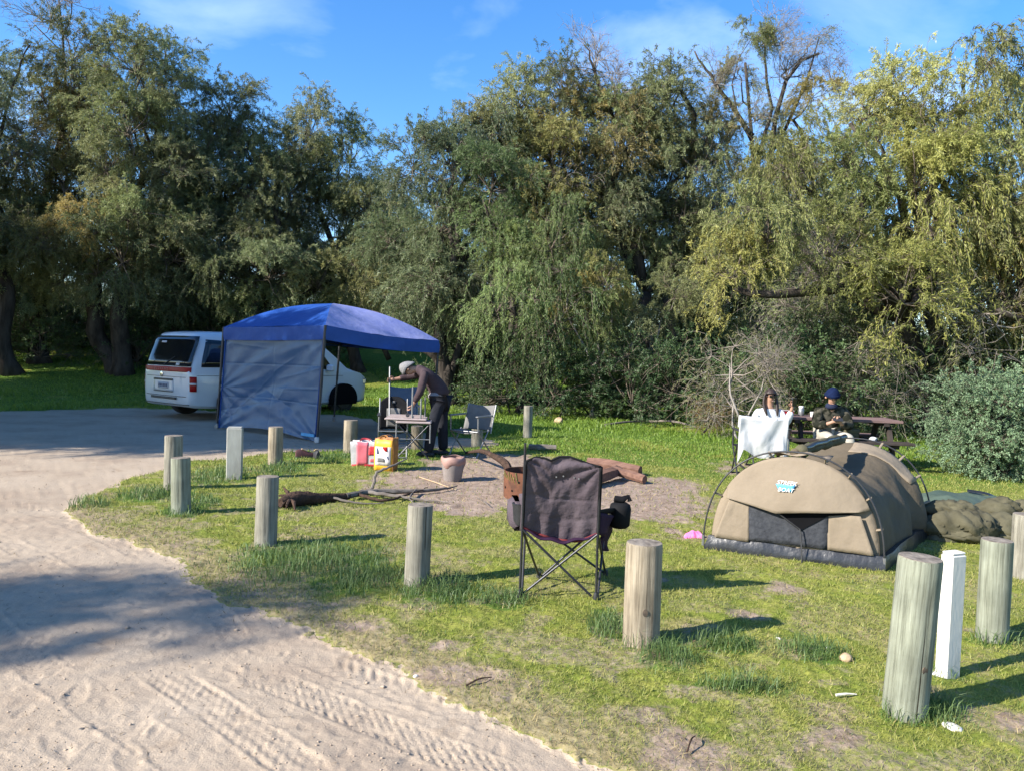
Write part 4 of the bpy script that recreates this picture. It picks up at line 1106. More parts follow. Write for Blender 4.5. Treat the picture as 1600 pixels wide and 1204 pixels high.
    tx = text_mesh('ELGRAND', .075, PALE_TEXT, 'lettering', spacing=1.7); tx.parent = strip
    tx.matrix_local = Matrix.Translation((lean(1.07) - .049, .12, 1.065)) @ Matrix.Rotation(-math.pi / 2, 4, 'Z') @ Matrix.Rotation(math.pi / 2, 4, 'X')
    # lights
    for sgn in (-1, 1):
        m = MB()
        P = [[Vector((.0 + .02, sgn * .79, z)), Vector((.05, sgn * .862, z)), Vector((.12, sgn * .892, z))] for z in (.62, .70, .78, .86, .93)]
        m.grid([[p + Vector((-.014, sgn * .006, 0)) for p in row] for row in P])
        tl = m.build('tail_light', RED_LENS, root, smooth_ang=60, solid=.006)
        m = MB(); m.grid([[p + Vector((-.02, sgn * .008, 0)) for p in (Vector((.02, sgn * .79, z)), Vector((.05, sgn * .862, z)), Vector((.12, sgn * .892, z)))] for z in (.755, .80)])
        m.build('indicator_lens', BAG_WHITE, tl, smooth_ang=60, solid=.004)
    hl = MB(); hl.box((4.62, -.72, .80), (.26, .26, .15), (0, 0, -.5), ch=.03); hl.build('headlight', CHROME, root, smooth_ang=40)
    mr = MB(); mr.box((3.42, -1.0, 1.14), (.12, .2, .17), (0, 0, .15), ch=.03); mr.build('side_mirror', VAN_WHITE, root, smooth_ang=40)
    # wheels
    for s in (.95, 3.88):
        for sgn in (-1, 1):
            y0 = sgn * .90
            ar = MB(); ar.lathe([(.40, -.10), (.40, .0), (.385, .008), (.30, .01)], n=32, rot=(math.pi / 2 * sgn * 1.0, 0, 0))
            # keep only the arch above the sill
            ar.v = [(x, y, max(z, -.12)) for x, y, z in ar.v]
            ao = ar.build('wheel_arch', HOLLOW_SHADE, root, smooth_ang=50); ao.location = (s, y0, .36)
            ty = MB(); ty.lathe([(.20, .10), (.315, .115), (.338, .09), (.342, 0), (.338, -.09), (.315, -.115), (.20, -.10)], n=36, rot=(math.pi / 2, 0, 0))
            w = ty.build('wheel', RUBBER, root, smooth_ang=50); w.location = (s, sgn * .835, .342 - .0)
            rm = MB(); rm.lathe([(.215, -.02), (.215, .0), (.20, .012), (.19, 0.004)], n=30, rot=(math.pi / 2 * sgn, 0, 0))
            for q in range(10):
                an = q * 2 * math.pi / 10
                rm.box((math.cos(an) * .10, -sgn * .006, math.sin(an) * .10), (.19, .016, .03), (0, -an, 0))
            ro = rm.build('rim', RIM, w, smooth_ang=40); ro.location = (0, sgn * .115, 0)
    return root
def text_mesh(body, size, mt, name, spacing=1.0, shear=0.0, ext=.0015, align='CENTER'):
    cu = bpy.data.curves.new(name, 'FONT'); cu.body = body; cu.size = size; cu.extrude = ext; cu.space_character = spacing; cu.shear = shear
    cu.align_x = align; cu.align_y = 'CENTER'
    o = bpy.data.objects.new(name + '_curve', cu); col.objects.link(o)
    dg = bpy.context.evaluated_depsgraph_get()
    me = bpy.data.meshes.new_from_object(o.evaluated_get(dg)); me.name = name
    bpy.data.objects.remove(o)
    me.materials.clear(); me.materials.append(mt)
    return link(name, me)
build_van()

# ------------------------------------------------------------------ gazebo
def build_gazebo():
    F, Lf = G(495, 690), G(338, 668)
    side = (Lf - F); dep = Vector((-side.y, side.x, 0)) * -1
    if dep.y < 0: dep = -dep
    side = side.normalized() * 2.95; dep = dep.normalized() * 2.95
    Lf = F + side; Rt = F + dep; Bk = F + side + dep
    cen = (F + Bk) / 2
    cz = gz(cen)
    root = thing('gazebo', 'blue pop-up gazebo with one side wall standing beside the van', 'gazebo', (cen.x, cen.y, cz))
    o = Vector((cen.x, cen.y, cz))
    top = {}
    sh = Vector((.10, 0, 0))
    for nm, b, z in (('F', F, 2.02), ('L', Lf, 1.97), ('R', Rt, 1.86), ('B', Bk, 1.93)):
        top[nm] = (b + sh) - o + Vector((0, 0, z + cz)); top[nm].z = z
    foot = {nm: Vector((b.x - o.x, b.y - o.y, gz(b) - cz)) for nm, b in (('F', F), ('L', Lf), ('R', Rt), ('B', Bk))}
    peak = sh + Vector((.0, 0, 2.52))
    r = np.random.default_rng(5)
    for (p, q, mt) in (('L', 'F', BLUE_CANOPY), ('F', 'R', SUNLIT_CANOPY), ('R', 'B', BLUE_CANOPY), ('B', 'L', BLUE_CANOPY)):
        A, B = top[p], top[q]
        P = []
        nv, nu = 22, 30
        for j in range(nv + 1):
            v = j / nv
            row = []
            for i in range(nu + 1):
                u = i / nu
                e = A.lerp(B, u)
                c = e.lerp(peak, v)
                edge = math.sin(math.pi * u)
                z = .13 * math.sin(math.pi * v) * (1 - .25 * edge) - .05 * edge * math.sin(math.pi * min(1, v * 1.2)) * (1 - v)
                if mt is SUNLIT_CANOPY: z += (vnoise(u * 7 + v * 2, v * 9, 7) - .5) * .035 * (1 - v) * edge - .05 * edge * (1 - v) ** 2
                z += (fbm(u * 5, v * 4 + ord(p), 9) - .5) * .03 * edge * (1 - v)
                row.append(c + Vector((0, 0, z)))
            P.append(row)
        mb = MB(); mb.grid(P); mb.build('roof_panel', mt, root, smooth_ang=180)
        nrm = (B - A).cross(Vector((0, 0, 1))).normalized()
        P = []
        for j in range(5):
            row = []
            for i in range(41):
                u = i / 40
                e = A.lerp(B, u); drop = .25 * j / 4
                sg = -.05 * math.sin(math.pi * u) if mt is SUNLIT_CANOPY else -.015 * math.sin(math.pi * u)
                row.append(e + nrm * (.012 + .012 * math.sin(u * 19 + j) * j / 4 + .03 * (j / 4) * (vnoise(u * 6, j * .5, 3) - .5)) + Vector((0, 0, sg - drop + .004)))
            P.append(row)
        mb = MB(); mb.grid(P); mb.build('valance', BLUE_CANOPY, root, smooth_ang=180)
        # truss bars under the eave
        mb = MB()
        a, b = A + Vector((0, 0, -.06)), B + Vector((0, 0, -.06))
        for k in range(2):
            m0, m1 = a.lerp(b, k / 2), a.lerp(b, (k + 1) / 2)
            dn = Vector((0, 0, -.17)); iw = nrm * -.06
            mb.tube([m0 + iw, m1 + dn + iw], .011, 6); mb.tube([m0 + dn + iw, m1 + iw], .011, 6)
        mb.build('truss_bar', STEEL_DARK, root)
    for nm in 'FLRB':
        mb = MB()
        mb.tube([foot[nm] + Vector((0, 0, .0)), foot[nm].lerp(top[nm], .5)], .020, 8); mb.tube([foot[nm].lerp(top[nm], .48), top[nm]], .025, 8)
        lg = mb.build('leg', STEEL_DARK, root, smooth_ang=50)
        ft = MB(); ft.box(foot[nm] + Vector((0, 0, .05)), (.07, .07, .10), ch=.01); ft.build('foot', BAG_WHITE if nm == 'F' else STEEL, lg)
        rb = MB(); rb.tube([top[nm] + Vector((0, 0, -.02)), top[nm].lerp(peak, .5) + Vector((0, 0, .06)), peak + Vector((0, 0, -.03))], .012, 6); rb.build('roof_rib', STEEL_DARK, root)
    # side wall between L and F: pleated plastic sheet pulled tight from the corners
    A, B, a, b = top['L'] + Vector((0, 0, -.20)), top['F'] + Vector((0, 0, -.20)), foot['L'] + Vector((0, 0, .02)), foot['F'] + Vector((0, 0, .01))
    nrm = (B - A).cross(Vector((0, 0, 1))).normalized()
    rc = np.random.default_rng(77); CR = []
    for q in range(46):
        src = [(1.0, .98), (.0, .45), (1.0, .02), (0.0, .03), (0.0, .97), (.5, .5)][int(rc.integers(0, 6))]
        an = rc.uniform(0, 6.28); ln = rc.uniform(.25, .8)
        CR.append((src[0] + rc.normal() * .12, src[1] + rc.normal() * .12, math.cos(an), math.sin(an), ln, rc.uniform(.006, .016), rc.uniform(.004, .011) * rc.choice([-1, 1])))
    P = []
    nu, nv = 150, 120
    for j in range(nv + 1):
        v = j / nv; row = []
        for i in range(nu + 1):
            u = i / nu
            c = a.lerp(b, u).lerp(A.lerp(B, u), v)
            du, dv = 1 - u, v
            fan1 = math.sin(14 * math.atan2(1 - v + .05, 1 - u + .05) + 2 * u) * .020 * math.exp(-1.3 * math.hypot(1 - u, (1 - v)))
            fan2 = math.sin(17 * math.atan2(abs(v - .45) + .05, u + .05) + 3 * v) * .016 * math.exp(-1.6 * math.hypot(u, v - .45))
            fan3 = math.sin(15 * math.atan2(v + .05, 1 - u + .05)) * .020 * math.exp(-1.5 * math.hypot(1 - u, v))
            fan4 = math.sin(13 * math.atan2(v + .05, u + .05)) * .020 * math.exp(-1.8 * math.hypot(u, v))
            rip = (fbm(u * 1.6 + v * 1.0, v * 6 - u * 4, 13, 2) - .5) * .05
            fold = -.006 * math.exp(-((v - .72) / .006) ** 2) - .006 * math.exp(-((u - .52) / .005) ** 2) - .006 * math.exp(-((v - .35) / .006) ** 2)
            for (x0, y0, cx, cy, ln, wd, am) in CR:
                s_ = (u - x0) * cx + (v - y0) * cy
                if 0 < s_ < ln:
                    t_ = abs(-(u - x0) * cy + (v - y0) * cx)
                    if t_ < wd * 3: fold += am * math.exp(-t_ / wd) * math.sin(math.pi * s_ / ln) ** .5
            sag = .06 * math.sin(math.pi * u) * math.sin(math.pi * v)
            off = .45 * (fan1 + fan2 + fan3 + fan4) + rip * (.3 + math.sin(math.pi * u)) + fold - sag
            low = .10 * math.sin(math.pi * u) ** 1.5 * (1 - v) ** 3
            row.append(c + nrm * (off * (1 - .85 * float(smooth(.86, .97, v))) - .028) + Vector((0, 0, low)))
        P.append(row)
    mb = MB(); mb.grid(P); w = mb.build('side_wall', BLUE_WALL, root, smooth_ang=180)
    tg = MB(); q = b + nrm * .02; dirn = (a - b).normalized()
    tg.box(q + dirn * .22 + Vector((0, 0, .11)), (.34, .02, .05), (0, 0, math.atan2(dirn.y, dirn.x))); tg.build('pale_label', LOGO_BLUE, w)
    for t0, s0 in ((.02, 0), (.98, 1)):
        s = MB(); e0, e1 = a.lerp(b, t0), A.lerp(B, t0); s.tube([e0 - nrm * .01, e1 - nrm * .01], .012, 6, flat=.4); s.build('wall_edge', BLUE_CANOPY, w)
    return root
build_gazebo()

# ------------------------------------------------------------------ foreground camp chair, seen from behind
def build_camp_chair():
    base = on_ground(872, 936); root = thing('camping_chair', 'charcoal quilted camping chair in front of the fire pit, seen from behind', 'chair', base)
    Y0 = base.y
    P = lambda px, py, dy=0.0: D(px, py, Y0 + dy) - base
    def ground_pt(px, py):
        g = on_ground(px, py); return g - base + Vector((0, 0, .015))
    t = .0085
    fl, fr = P(812, 931), P(931, 938)                       # rear feet (nearest us)
    fl.z = fr.z = .02
    gl, gr = ground_pt(842, 905), ground_pt(946, 899)      # front feet
    sl, sr = P(816, 826, -.02), P(934, 834, -.02)           # rear seat joints
    tl, tr = P(821, 692, -.14), P(939, 729, -.14)           # tops of back poles
    fsl, fsr = P(822, 806, .46), P(946, 812, .46)           # front seat corners
    fal, far_ = P(818, 772, .46), P(960, 800, .44)
    def part(name, pts, rad=t, m=STEEL_DARK):
        mb = MB(); mb.tube(pts, rad, 8); return mb.build(name, m, root, smooth_ang=60)
    part('back_pole', [fl.lerp(sl, .0), sl, tl]); part('back_pole', [fr, sr, tr])
    part('rear_cross_leg', [sl, fr + Vector((-.03, .02, 0))]); part('rear_cross_leg', [sr, fl + Vector((.02, .02, 0))])
    part('side_cross_leg', [sl, gl]); part('side_cross_leg', [sr, gr])
    part('side_cross_leg', [fl + Vector((.015, .03, 0)), fsl]); part('side_cross_leg', [fr + Vector((.015, .03, 0)), fsr])
    part('front_cross_leg', [gl + Vector((.02, 0, 0)), fsr]); part('front_cross_leg', [gr, fsl])
    part('arm_post', [fsl, fal]); part('arm_post', [fsr, far_])
    for q in (fl, fr, gl, gr):
        mb = MB(); mb.lathe([(.018, -.035), (.02, .0), (.015, .03)], q, 12); mb.build('foot_cap', BLACK_PLASTIC, root, smooth_ang=50)
    # back cloth
    top_px = [(822, 720), (836, 714), (850, 715), (861, 719), (874, 713), (890, 713), (904, 718), (920, 724), (939, 729)]
    bot_px = [(817, 822), (830, 829), (845, 834), (860, 839), (875, 842), (890, 844), (905, 844), (920, 838), (934, 832)]
    nu, nv = 64, 48
    tx = np.interp(np.linspace(0, 8, nu + 1), range(9), [p[0] for p in top_px]); ty = np.interp(np.linspace(0, 8, nu + 1), range(9), [p[1] for p in top_px])
    bx = np.interp(np.linspace(0, 8, nu + 1), range(9), [p[0] for p in bot_px]); by = np.interp(np.linspace(0, 8, nu + 1), range(9), [p[1] for p in bot_px])
    rows = []
    for j in range(nv + 1):
        v = j / nv; row = []
        for i in range(nu + 1):
            u = i / nu
            px, py = tx[i] * (1 - v) + bx[i] * v, ty[i] * (1 - v) + by[i] * v
            dy = -.145 * (1 - v) - .01 * v + .05 * math.sin(math.pi * u) * (.35 + .9 * v)
            # quilting: two stitched lines, drag folds from the corners
            for q in (.24, .50, .74):
                dy += .006 * math.exp(-((v - q) / .011) ** 2) * (math.sin(math.pi * u) ** .5)
            pl = math.sin(math.pi * u) ** .5
            dy -= .003 * pl * abs(math.sin(math.pi * 4 * v))
            dy += .016 * math.sin(15 * math.atan2(v + .02, u + .02)) * math.exp(-2.2 * math.hypot(u, v)) * pl
            dy += .020 * math.sin(14 * math.atan2(v + .02, 1 - u + .02)) * math.exp(-1.9 * math.hypot(1 - u, v)) * pl
            dy += (fbm(u * 6 + v * 3, v * 2.2, 17, 3) - .5) * .022 * pl
            dy += .012 * math.sin(u * 26 + 3 * v) * smooth(.55, 1, v) * pl
            row.append(P(px, py, float(dy)))
        rows.append(row)
    mb = MB(); mb.grid(rows); bk = mb.build('backrest', CHAIR_CLOTH, root, smooth_ang=180, solid=.012)
    e = MB(); e.tube([Vector(p) for p in rows[0]][::2], .008, 6); e.build('top_binding', CHAIR_BLACK, bk, smooth_ang=180)
    e = MB(); e.tube([Vector(p[0]) for p in rows][::3], .011, 6); e.build('side_sleeve', CHAIR_BLACK, bk, smooth_ang=180)
    e = MB(); e.tube([Vector(p[-1]) for p in rows][::3], .013, 6); e.build('side_sleeve', CHAIR_BLACK, bk, smooth_ang=180)
    e = MB(); e.tube([Vector(p) + Vector((0, -.008, .0)) for p in rows[-1]][::2], .009, 6); e.build('bottom_binding', MAROON_PIPING, bk, smooth_ang=180)
    for u in (.46, .56, .70, .76):
        i = int(u * nu); q = rows[11][i] + Vector((0, -.012, 0))
        s = MB(); s.lathe([(.006, 0), (.005, .003)], q, 8, rot=(math.pi / 2, 0, 0)); s.build('stud', STEEL, bk)
    # seat
    rows = []
    for j in range(17):
        v = j / 16; row = []
        for i in range(25):
            u = i / 24
            c = sl.lerp(sr, u).lerp(fsl.lerp(fsr, u), v)
            row.append(c + Vector((0, 0, -.07 * math.sin(math.pi * u) * (1 - .45 * v) + .008 * math.sin(u * 20))))
        rows.append(row)
    mb = MB(); mb.grid(rows); mb.build('seat', CHAIR_PURPLE, root, smooth_ang=180, solid=.012)
    # side skirts
    for (a, b, c, d) in ((sl, fsl, fal, P(819, 770, -.03)), (sr, fsr, far_ + Vector((0, 0, -.03)), P(936, 800, -.03))):
        rows = [[a.lerp(b, i / 10).lerp(d.lerp(c, i / 10), j / 6) + Vector((.03 * math.sin(math.pi * i / 10) * (-1 if a is sl else 1), 0, -.05 * math.sin(math.pi * i / 10) * (1 - j / 6))) for i in range(11)] for j in range(7)]
        mb = MB(); mb.grid(rows); mb.build('side_panel', CHAIR_CLOTH if a is sl else CHAIR_PURPLE, root, smooth_ang=180, solid=.008)
    # left cup holder and pouch
    q = P(815, 788, .10)
    mb = MB(); mb.lathe([(.045, -.13), (.055, -.10), (.062, 0), (.066, .012), (.056, .014), (.048, -.02)], q, 20); mb.build('cup_holder', BLACK_PLASTIC, root, smooth_ang=60)
    mb = MB(); mb.box(P(806, 800, .22), (.10, .30, .20), (0, 0, .1), ch=.035); mb.build('side_pouch', CHAIR_CLOTH, root, smooth_ang=60)
    # right arm and pouch
    mb = MB(); mb.tube([P(930, 801, -.04), P(948, 798, .2), P(962, 796, .42)], [.026, .03, .026], 8, flat=.5); mb.build('arm_rest', CHAIR_BLACK, root, smooth_ang=60)
    mb = MB(); mb.lathe([(.05, -.13), (.072, -.11), (.078, 0), (.07, .035), (.045, .05)], P(969, 795, .38), 18); po = mb.build('cooler_pouch', CHAIR_BLACK, root, smooth_ang=60)
    mb = MB(); mb.tube([P(960, 778, .38), P(972, 781, .38), P(982, 775, .38), P(984, 782, .38)], [.022, .03, .016, .018], 8); mb.build('pouch_lid', CHAIR_BLACK, root, smooth_ang=60)
    mb = MB(); mb.tube([P(984, 795, .38), P(982, 818, .38)], .004, 6); mb.build('pouch_strap', CHAIR_BLACK, root)
    mb = MB(); mb.grid([[P(940 + 12 * i / 4, 812 + j * 8, .2 + .25 * i / 4) + Vector((.02 * math.sin(j), 0, 0)) for i in range(5)] for j in range(7)]); mb.build('hanging_cloth', CHAIR_PURPLE, root, smooth_ang=180, solid=.012)
    return root
build_camp_chair()

# ------------------------------------------------------------------ low dome tent (swag)
def build_tent():
    A, B = on_ground(1111, 856), on_ground(1373, 892)
    C = on_ground(1446, 838)
    w = (B - A); w.z = 0; width = w.length; wx = w.normalized(); dep = (C - B); dep.z = 0; L = dep.length; dx = dep.normalized()
    root = thing('dome_tent', 'low tan canvas dome tent with blue and white logo on its front', 'tent', A)
    ctr = Vector((w.x / 2, w.y / 2, 0)); outn = Vector((wx.y, -wx.x, 0))
    if outn.y > 0: outn = -outn
    Hh = .845
    def arch(t, k=1.0, h=Hh):
        c, s = math.cos(math.pi * t), math.sin(math.pi * t)
        return ctr + wx * (-(abs(c) ** .92) * math.copysign(1, c) * width / 2 * k) + Vector((0, 0, (max(s, 0) ** .82) * h))
    z0 = .09
    def clampz(p): return Vector((p.x, p.y, max(p.z, z0)))
    # body between the two hoops
    ns, nt = 36, 44
    rows = []
    for j in range(ns + 1):
        s = j / ns; row = []
        for i in range(nt + 1):
            t = .02 + .96 * i / nt
            sag = math.sin(math.pi * s)
            p = arch(t, 1 - .03 * sag, Hh * (1 - .20 * sag * math.sin(math.pi * t)))
            if s > .97: p = arch(t, .97)
            side = abs(2 * t - 1)
            wr = (fbm(s * 5 + 3, t * 9, 31, 3) - .5) * .09 * sag + .055 * math.sin(s * 21 + 7 * t + 2 * math.sin(9 * t)) * float(smooth(.45, .9, s)) * float(smooth(.35, .8, side)) * (1 - float(smooth(.95, 1.0, s)))
            n = (p - ctr - Vector((0, 0, .2))).normalized()
            row.append(clampz(p + n * wr + dx * (L * s)))
        rows.append(row)
    mb = MB(); mb.grid(rows); mb.build('canvas_roof', TENT_OLIVE, root, smooth_ang=180, solid=.008)
    # pale strip along the rear hoop
    rows2 = [[rows[j][i] + (rows[j][i] - ctr - dx * (L * j / ns)).normalized() * .010 for i in range(nt // 2, int(nt * .86))] for j in range(ns - 5, ns + 1)]
    mb = MB(); mb.grid(rows2); mb.build('rear_hem', TENT_TAN, root, smooth_ang=180, solid=.006)
    # front and rear faces
    def face(s, off, mt, name):
        rr = []
        for j in range(13):
            v = j / 12; row = []
            for i in range(nt + 1):
                t = .02 + .96 * i / nt
                e = clampz(arch(t))
                c = Vector((e.x * .0 + (ctr + wx * ((e - ctr).dot(wx)) * (1 - v)).x, (ctr + wx * ((e - ctr).dot(wx)) * (1 - v)).y, z0 + (e.z - z0) * (1 - v)))
                b = off * (1 - (1 - v) ** 2)
                row.append(c + outn * (b + (fbm(i * .12, j * .3, 41) - .5) * .012) + dx * (L * s))
            rr.append(row)
        m = MB(); m.grid(rr); return m.build(name, mt, root, smooth_ang=180, solid=.004)
    face(0.0, .035, TENT_TAN, 'front_panel'); face(1.0, -.06, TENT_OLIVE, 'rear_panel')
    # helper: place by photo pixel on the front plane
    nA = outn
    def FP(px, py, off=.05):
        d = ray(px, py); o = Vector((0, 0, CAM_H)); p0 = A + outn * off
        t = (p0 - o).dot(nA) / d.dot(nA)
        return o + d * t - A
    # insect mesh window and a black sheet painting the shade of the opening above it
    def sheet(name, q, mt, off, nu=14, nv=8, bul=.0, parent=root, wr=.01):
        a, b, c, d = [FP(*p, off) for p in q]
        rr = [[a.lerp(b, i / nu).lerp(d.lerp(c, i / nu), j / nv) + outn * (bul * math.sin(math.pi * i / nu) * math.sin(math.pi * j / nv) + (fbm(i * .4, j * .4, 51) - .5) * wr) for i in range(nu + 1)] for j in range(nv + 1)]
        m = MB(); m.grid(rr); return m.build(name, mt, parent, smooth_ang=180, solid=.003)
    sheet('insect_mesh', [(1170, 843), (1293, 858), (1295, 796), (1170, 784)], MESH_GREY, .055)
    dk = MB(); dk.prism([FP(1150, 778, .064), FP(1212, 800, .064), FP(1250, 828, .064), FP(1294, 805, .064), FP(1336, 803, .064), FP(1300, 795, .064), FP(1214, 792, .064)], outn * .003); dk.build('opening_shade_sheet', HOLLOW_SHADE, root)
    for q in ([(1140, 778), (1170, 784), (1170, 846), (1116, 838)], [(1293, 802), (1345, 806), (1366, 868), (1293, 858)]):
        sheet('side_flap', q, TENT_TAN, .056)
    # awning flap: fills the top of the arch, its lower edge stands off and dips to a V
    low = [(1135, 777), (1175, 788), (1213, 800), (1260, 799), (1300, 800), (1341, 800)]
    rr = []
    nu, nv = 40, 16
    for i in range(nu + 1):
        u = i / nu
        t = .20 + (.835 - .20) * u
        topp = arch(t) + outn * .02
        k = u * (len(low) - 1); a = min(int(k), len(low) - 2); f = k - a
        px, py = low[a][0] * (1 - f) + low[a + 1][0] * f, low[a][1] * (1 - f) + low[a + 1][1] * f
        bot = FP(px, py, .075)
        rr.append([topp.lerp(bot, j / nv) + outn * (.05 * math.sin(math.pi * .5 * j / nv) * math.sin(math.pi * u) + (fbm(u * 4, j * .1, 55) - .5) * .02 * math.sin(math.pi * u)) for j in range(nv + 1)])
    mb = MB(); mb.grid(rr); fl = mb.build('awning_flap', TENT_TAN, root, smooth_ang=180, solid=.005)
    # logo
    lb = sheet('logo_patch', [(1217, 766), (1238, 768), (1243, 757), (1212, 755)], LOGO_BLUE, .108, 6, 3, parent=root, wr=0)
    def words(body, size, px, py, sh):
        tx = text_mesh(body, size, LOGO_WHITE, 'lettering', 1.0, sh, .001); tx.parent = lb
        p = FP(px, py, .113)
        Rm = Matrix((wx.to_tuple(), (0, 0, 1), outn.to_tuple())).transposed().to_4x4()
        tx.matrix_local = Matrix.Translation(p) @ Rm @ Matrix.Rotation(math.radians(-1), 4, 'Z')
    words('STREEK', .046, 1229, 754, .3); words('BOAT', .046, 1227, 765, .3)
    # toggle cord
    mb = MB(); mb.tube([FP(1213, 799, .10), FP(1250, 826, .09), FP(1252, 845, .10), FP(1253, 880, .12)], .006, 6); mb.build('toggle_cord', BLACK_PLASTIC, root)
    # black tub floor
    foot = [Vector((0, 0, 0)) - wx * .03 + outn * .05, w + wx * .03 + outn * .05, w + wx * .03 + dep, -wx * .03 + dep]
    foot = [Vector((p.x, p.y, 0)) for p in foot]
    rr = []
    for z, k in ((-.02, 1.015), (.03, 1.02), (.08, 1.005), (.115, .985)):
        row = []
        for e in range(4):
            a, b = foot[e], foot[(e + 1) % 4]
            for i in range(14):
                p = a.lerp(b, i / 14); c = ctr + dep * .5
                q = c + (p - c) * k
                row.append(Vector((q.x, q.y, z)) + Vector(((fbm(i * .7 + e * 9, z * 30, 61) - .5) * .04, (fbm(i * .7 + e * 5, z * 30, 63) - .5) * .04, (vnoise(i * .6 + e * 3, z * 9, 65) - .5) * .03 if z > 0 else 0)))
        rr.append(row)
    mb = MB(); mb.grid(rr, closed=True); mb.f.append(tuple(range(3 * 56, 4 * 56))); mb.m.append(0); mb.build('tub_floor', TENT_BLACK, root, smooth_ang=50)
    # hoop poles and clips
    for s, nm, k in ((-.03, 'front_hoop', 1.075), (1.02, 'rear_hoop', 1.06)):
        pts = [arch(.01 + .98 * i / 40, k, Hh * 1.055) + dx * (L * s) for i in range(41)]
        mb = MB(); mb.tube(pts, .0075, 8); hp = mb.build(nm, BLACK_PLASTIC, root, smooth_ang=180)
        for t in (.16, .3, .42, .6, .7, .8, .9):
            a0 = arch(t, 1.0) + dx * (L * min(max(s, 0), .98)); b0 = arch(t, k + .01, Hh * 1.063) + dx * (L * s)
            c = MB(); c.tube([a0, b0], .012, 6, flat=.6); c.build('clip', TENT_TAN, hp)
    for s in (-.03, 1.02):
        for t, sg in ((.01, -1), (.99, 1)):
            p = arch(t, 1.075) + dx * (L * s); p.z = .03
            c = MB(); c.tube([p, p + Vector((0, 0, .09))], .012, 6); c.build('pole_socket', STEEL, root)
    # rolled fly on the ridge
    a, b = arch(.5) + dx * .10 + Vector((0, 0, .04)), arch(.5) + dx * (L * .72) + Vector((0, 0, .07))
    for k, (o1, rad, mt) in enumerate(((Vector((0, 0, 0)), .045, KHAKI), (Vector((-.05, .0, -.02)), .03, TENT_OLIVE), (Vector((.03, 0, .03)), .022, TENT_BLACK))):
        pts = [a.lerp(b, i / 14) + o1 + Vector(((fbm(i * .5, k, 71) - .5) * .05, 0, (fbm(i * .6, k + 5, 73) - .5) * .04)) for i in range(15)]
        mb = MB(); mb.tube(pts, [rad * (.75 + .5 * vnoise(i * .9, k, 75)) for i in range(15)], 9); mb.build('rolled_fly', mt, root, smooth_ang=180)
    mb = MB(); rr = [[arch(.40 + .2 * i / 10) + dx * (.02 + .2 * j / 4) + Vector((0, 0, .025 + .02 * math.sin(i + j))) for i in range(11)] for j in range(5)]; mb.grid(rr); mb.build('fly_flap', TENT_TAN, root, smooth_ang=180, solid=.006)
    return root
build_tent()

# ------------------------------------------------------------------ crumpled canvas beside the tent
def heap(name, label, cat, pxc, pyc, rx, ry, h, mt, seed, rot=0.0, ridge=.5, flat=.6, straps=(), prof=None):
    c = on_ground(pxc, pyc)
    root = thing(name, label, cat, c, rot)
    rows = []; n, m = 64, 48
    for j in range(m + 1):
        row = []
        for i in range(n + 1):
            u, v = 2 * i / n - 1, 2 * j / m - 1
            # square -> rounded footprint
            q = max(abs(u), abs(v)); ang = math.atan2(v, u)
            rad = 1 + .12 * math.sin(3 * ang + seed) + .06 * math.sin(7 * ang + seed * 2)
            su, sv = u * math.sqrt(1 - v * v / 2.6) * rad, v * math.sqrt(1 - u * u / 2.6) * rad
            e = (1 - min(1, q) ** 2.6) ** .75
            f1 = 1 - abs(2 * float(fbm(su * .9 + sv * .6 + seed, sv * 1.1 - su * .6, 81 + seed, 2)) - 1)
            f2 = 1 - abs(2 * float(fbm(su * 2.0 + seed, sv * 2.0 + su, 85 + seed, 2)) - 1)
            base = prof(su, sv) if prof else 1.0
            z = h * e * base * (flat + ridge * (f1 - .6) * .9 + .45 * ridge * (f2 - .6))
            row.append(Vector((su * rx, sv * ry, max(z, .0) + .012 * e - .01)))
        rows.append(row)
    mb = MB(); mb.grid(rows); o = mb.build('canvas', mt, root, smooth_ang=180)
    for k, (pts, wd, m2) in enumerate(straps):
        P = []
        for (su, sv) in pts:
            i = int((su + 1) / 2 * n); j = int((sv + 1) / 2 * m); P.append(rows[j][i] + Vector((0, -.012, .025)))
        P = spline(P, 6)
        s = MB(); s.tube(P, wd, 6, flat=.3); s.build('strap', TENT_BLACK if m2 is None else m2, root, smooth_ang=60)
    return root
heap('green_tarp', 'grey-green tarpaulin lying flat behind the crumpled khaki canvas', 'tarp', 1500, 800, .66, .42, .24, TARP_GREEN, 1, .1, .5, .7, straps=[([(.3, .4), (.5, .2), (.8, .3)], .02, None)])
heap('khaki_canvas_bag', 'crumpled khaki canvas bag with black edging beside the tent', 'bag', 1478, 836, .40, .32, .20, KHAKI, 2, .15, .3, .62, straps=[([(-.8, 0), (-.5, -.3), (-.1, -.1), (.3, -.3), (.6, -.1)], .018, None), ([(-.6, -.2), (-.4, -.6)], .016, None)])
heap('camouflage_cover', 'crumpled dark khaki cover at the right of the canvas heap', 'cover', 1556, 838, .32, .30, .22, KHAKI, 3, -.1, .3, .58, straps=[([(-.8, .2), (-.3, -.3), (.3, -.6)], .018, None), ([(-.7, -.5), (-.45, -.7)], .010, WHITE_CLOTH)])
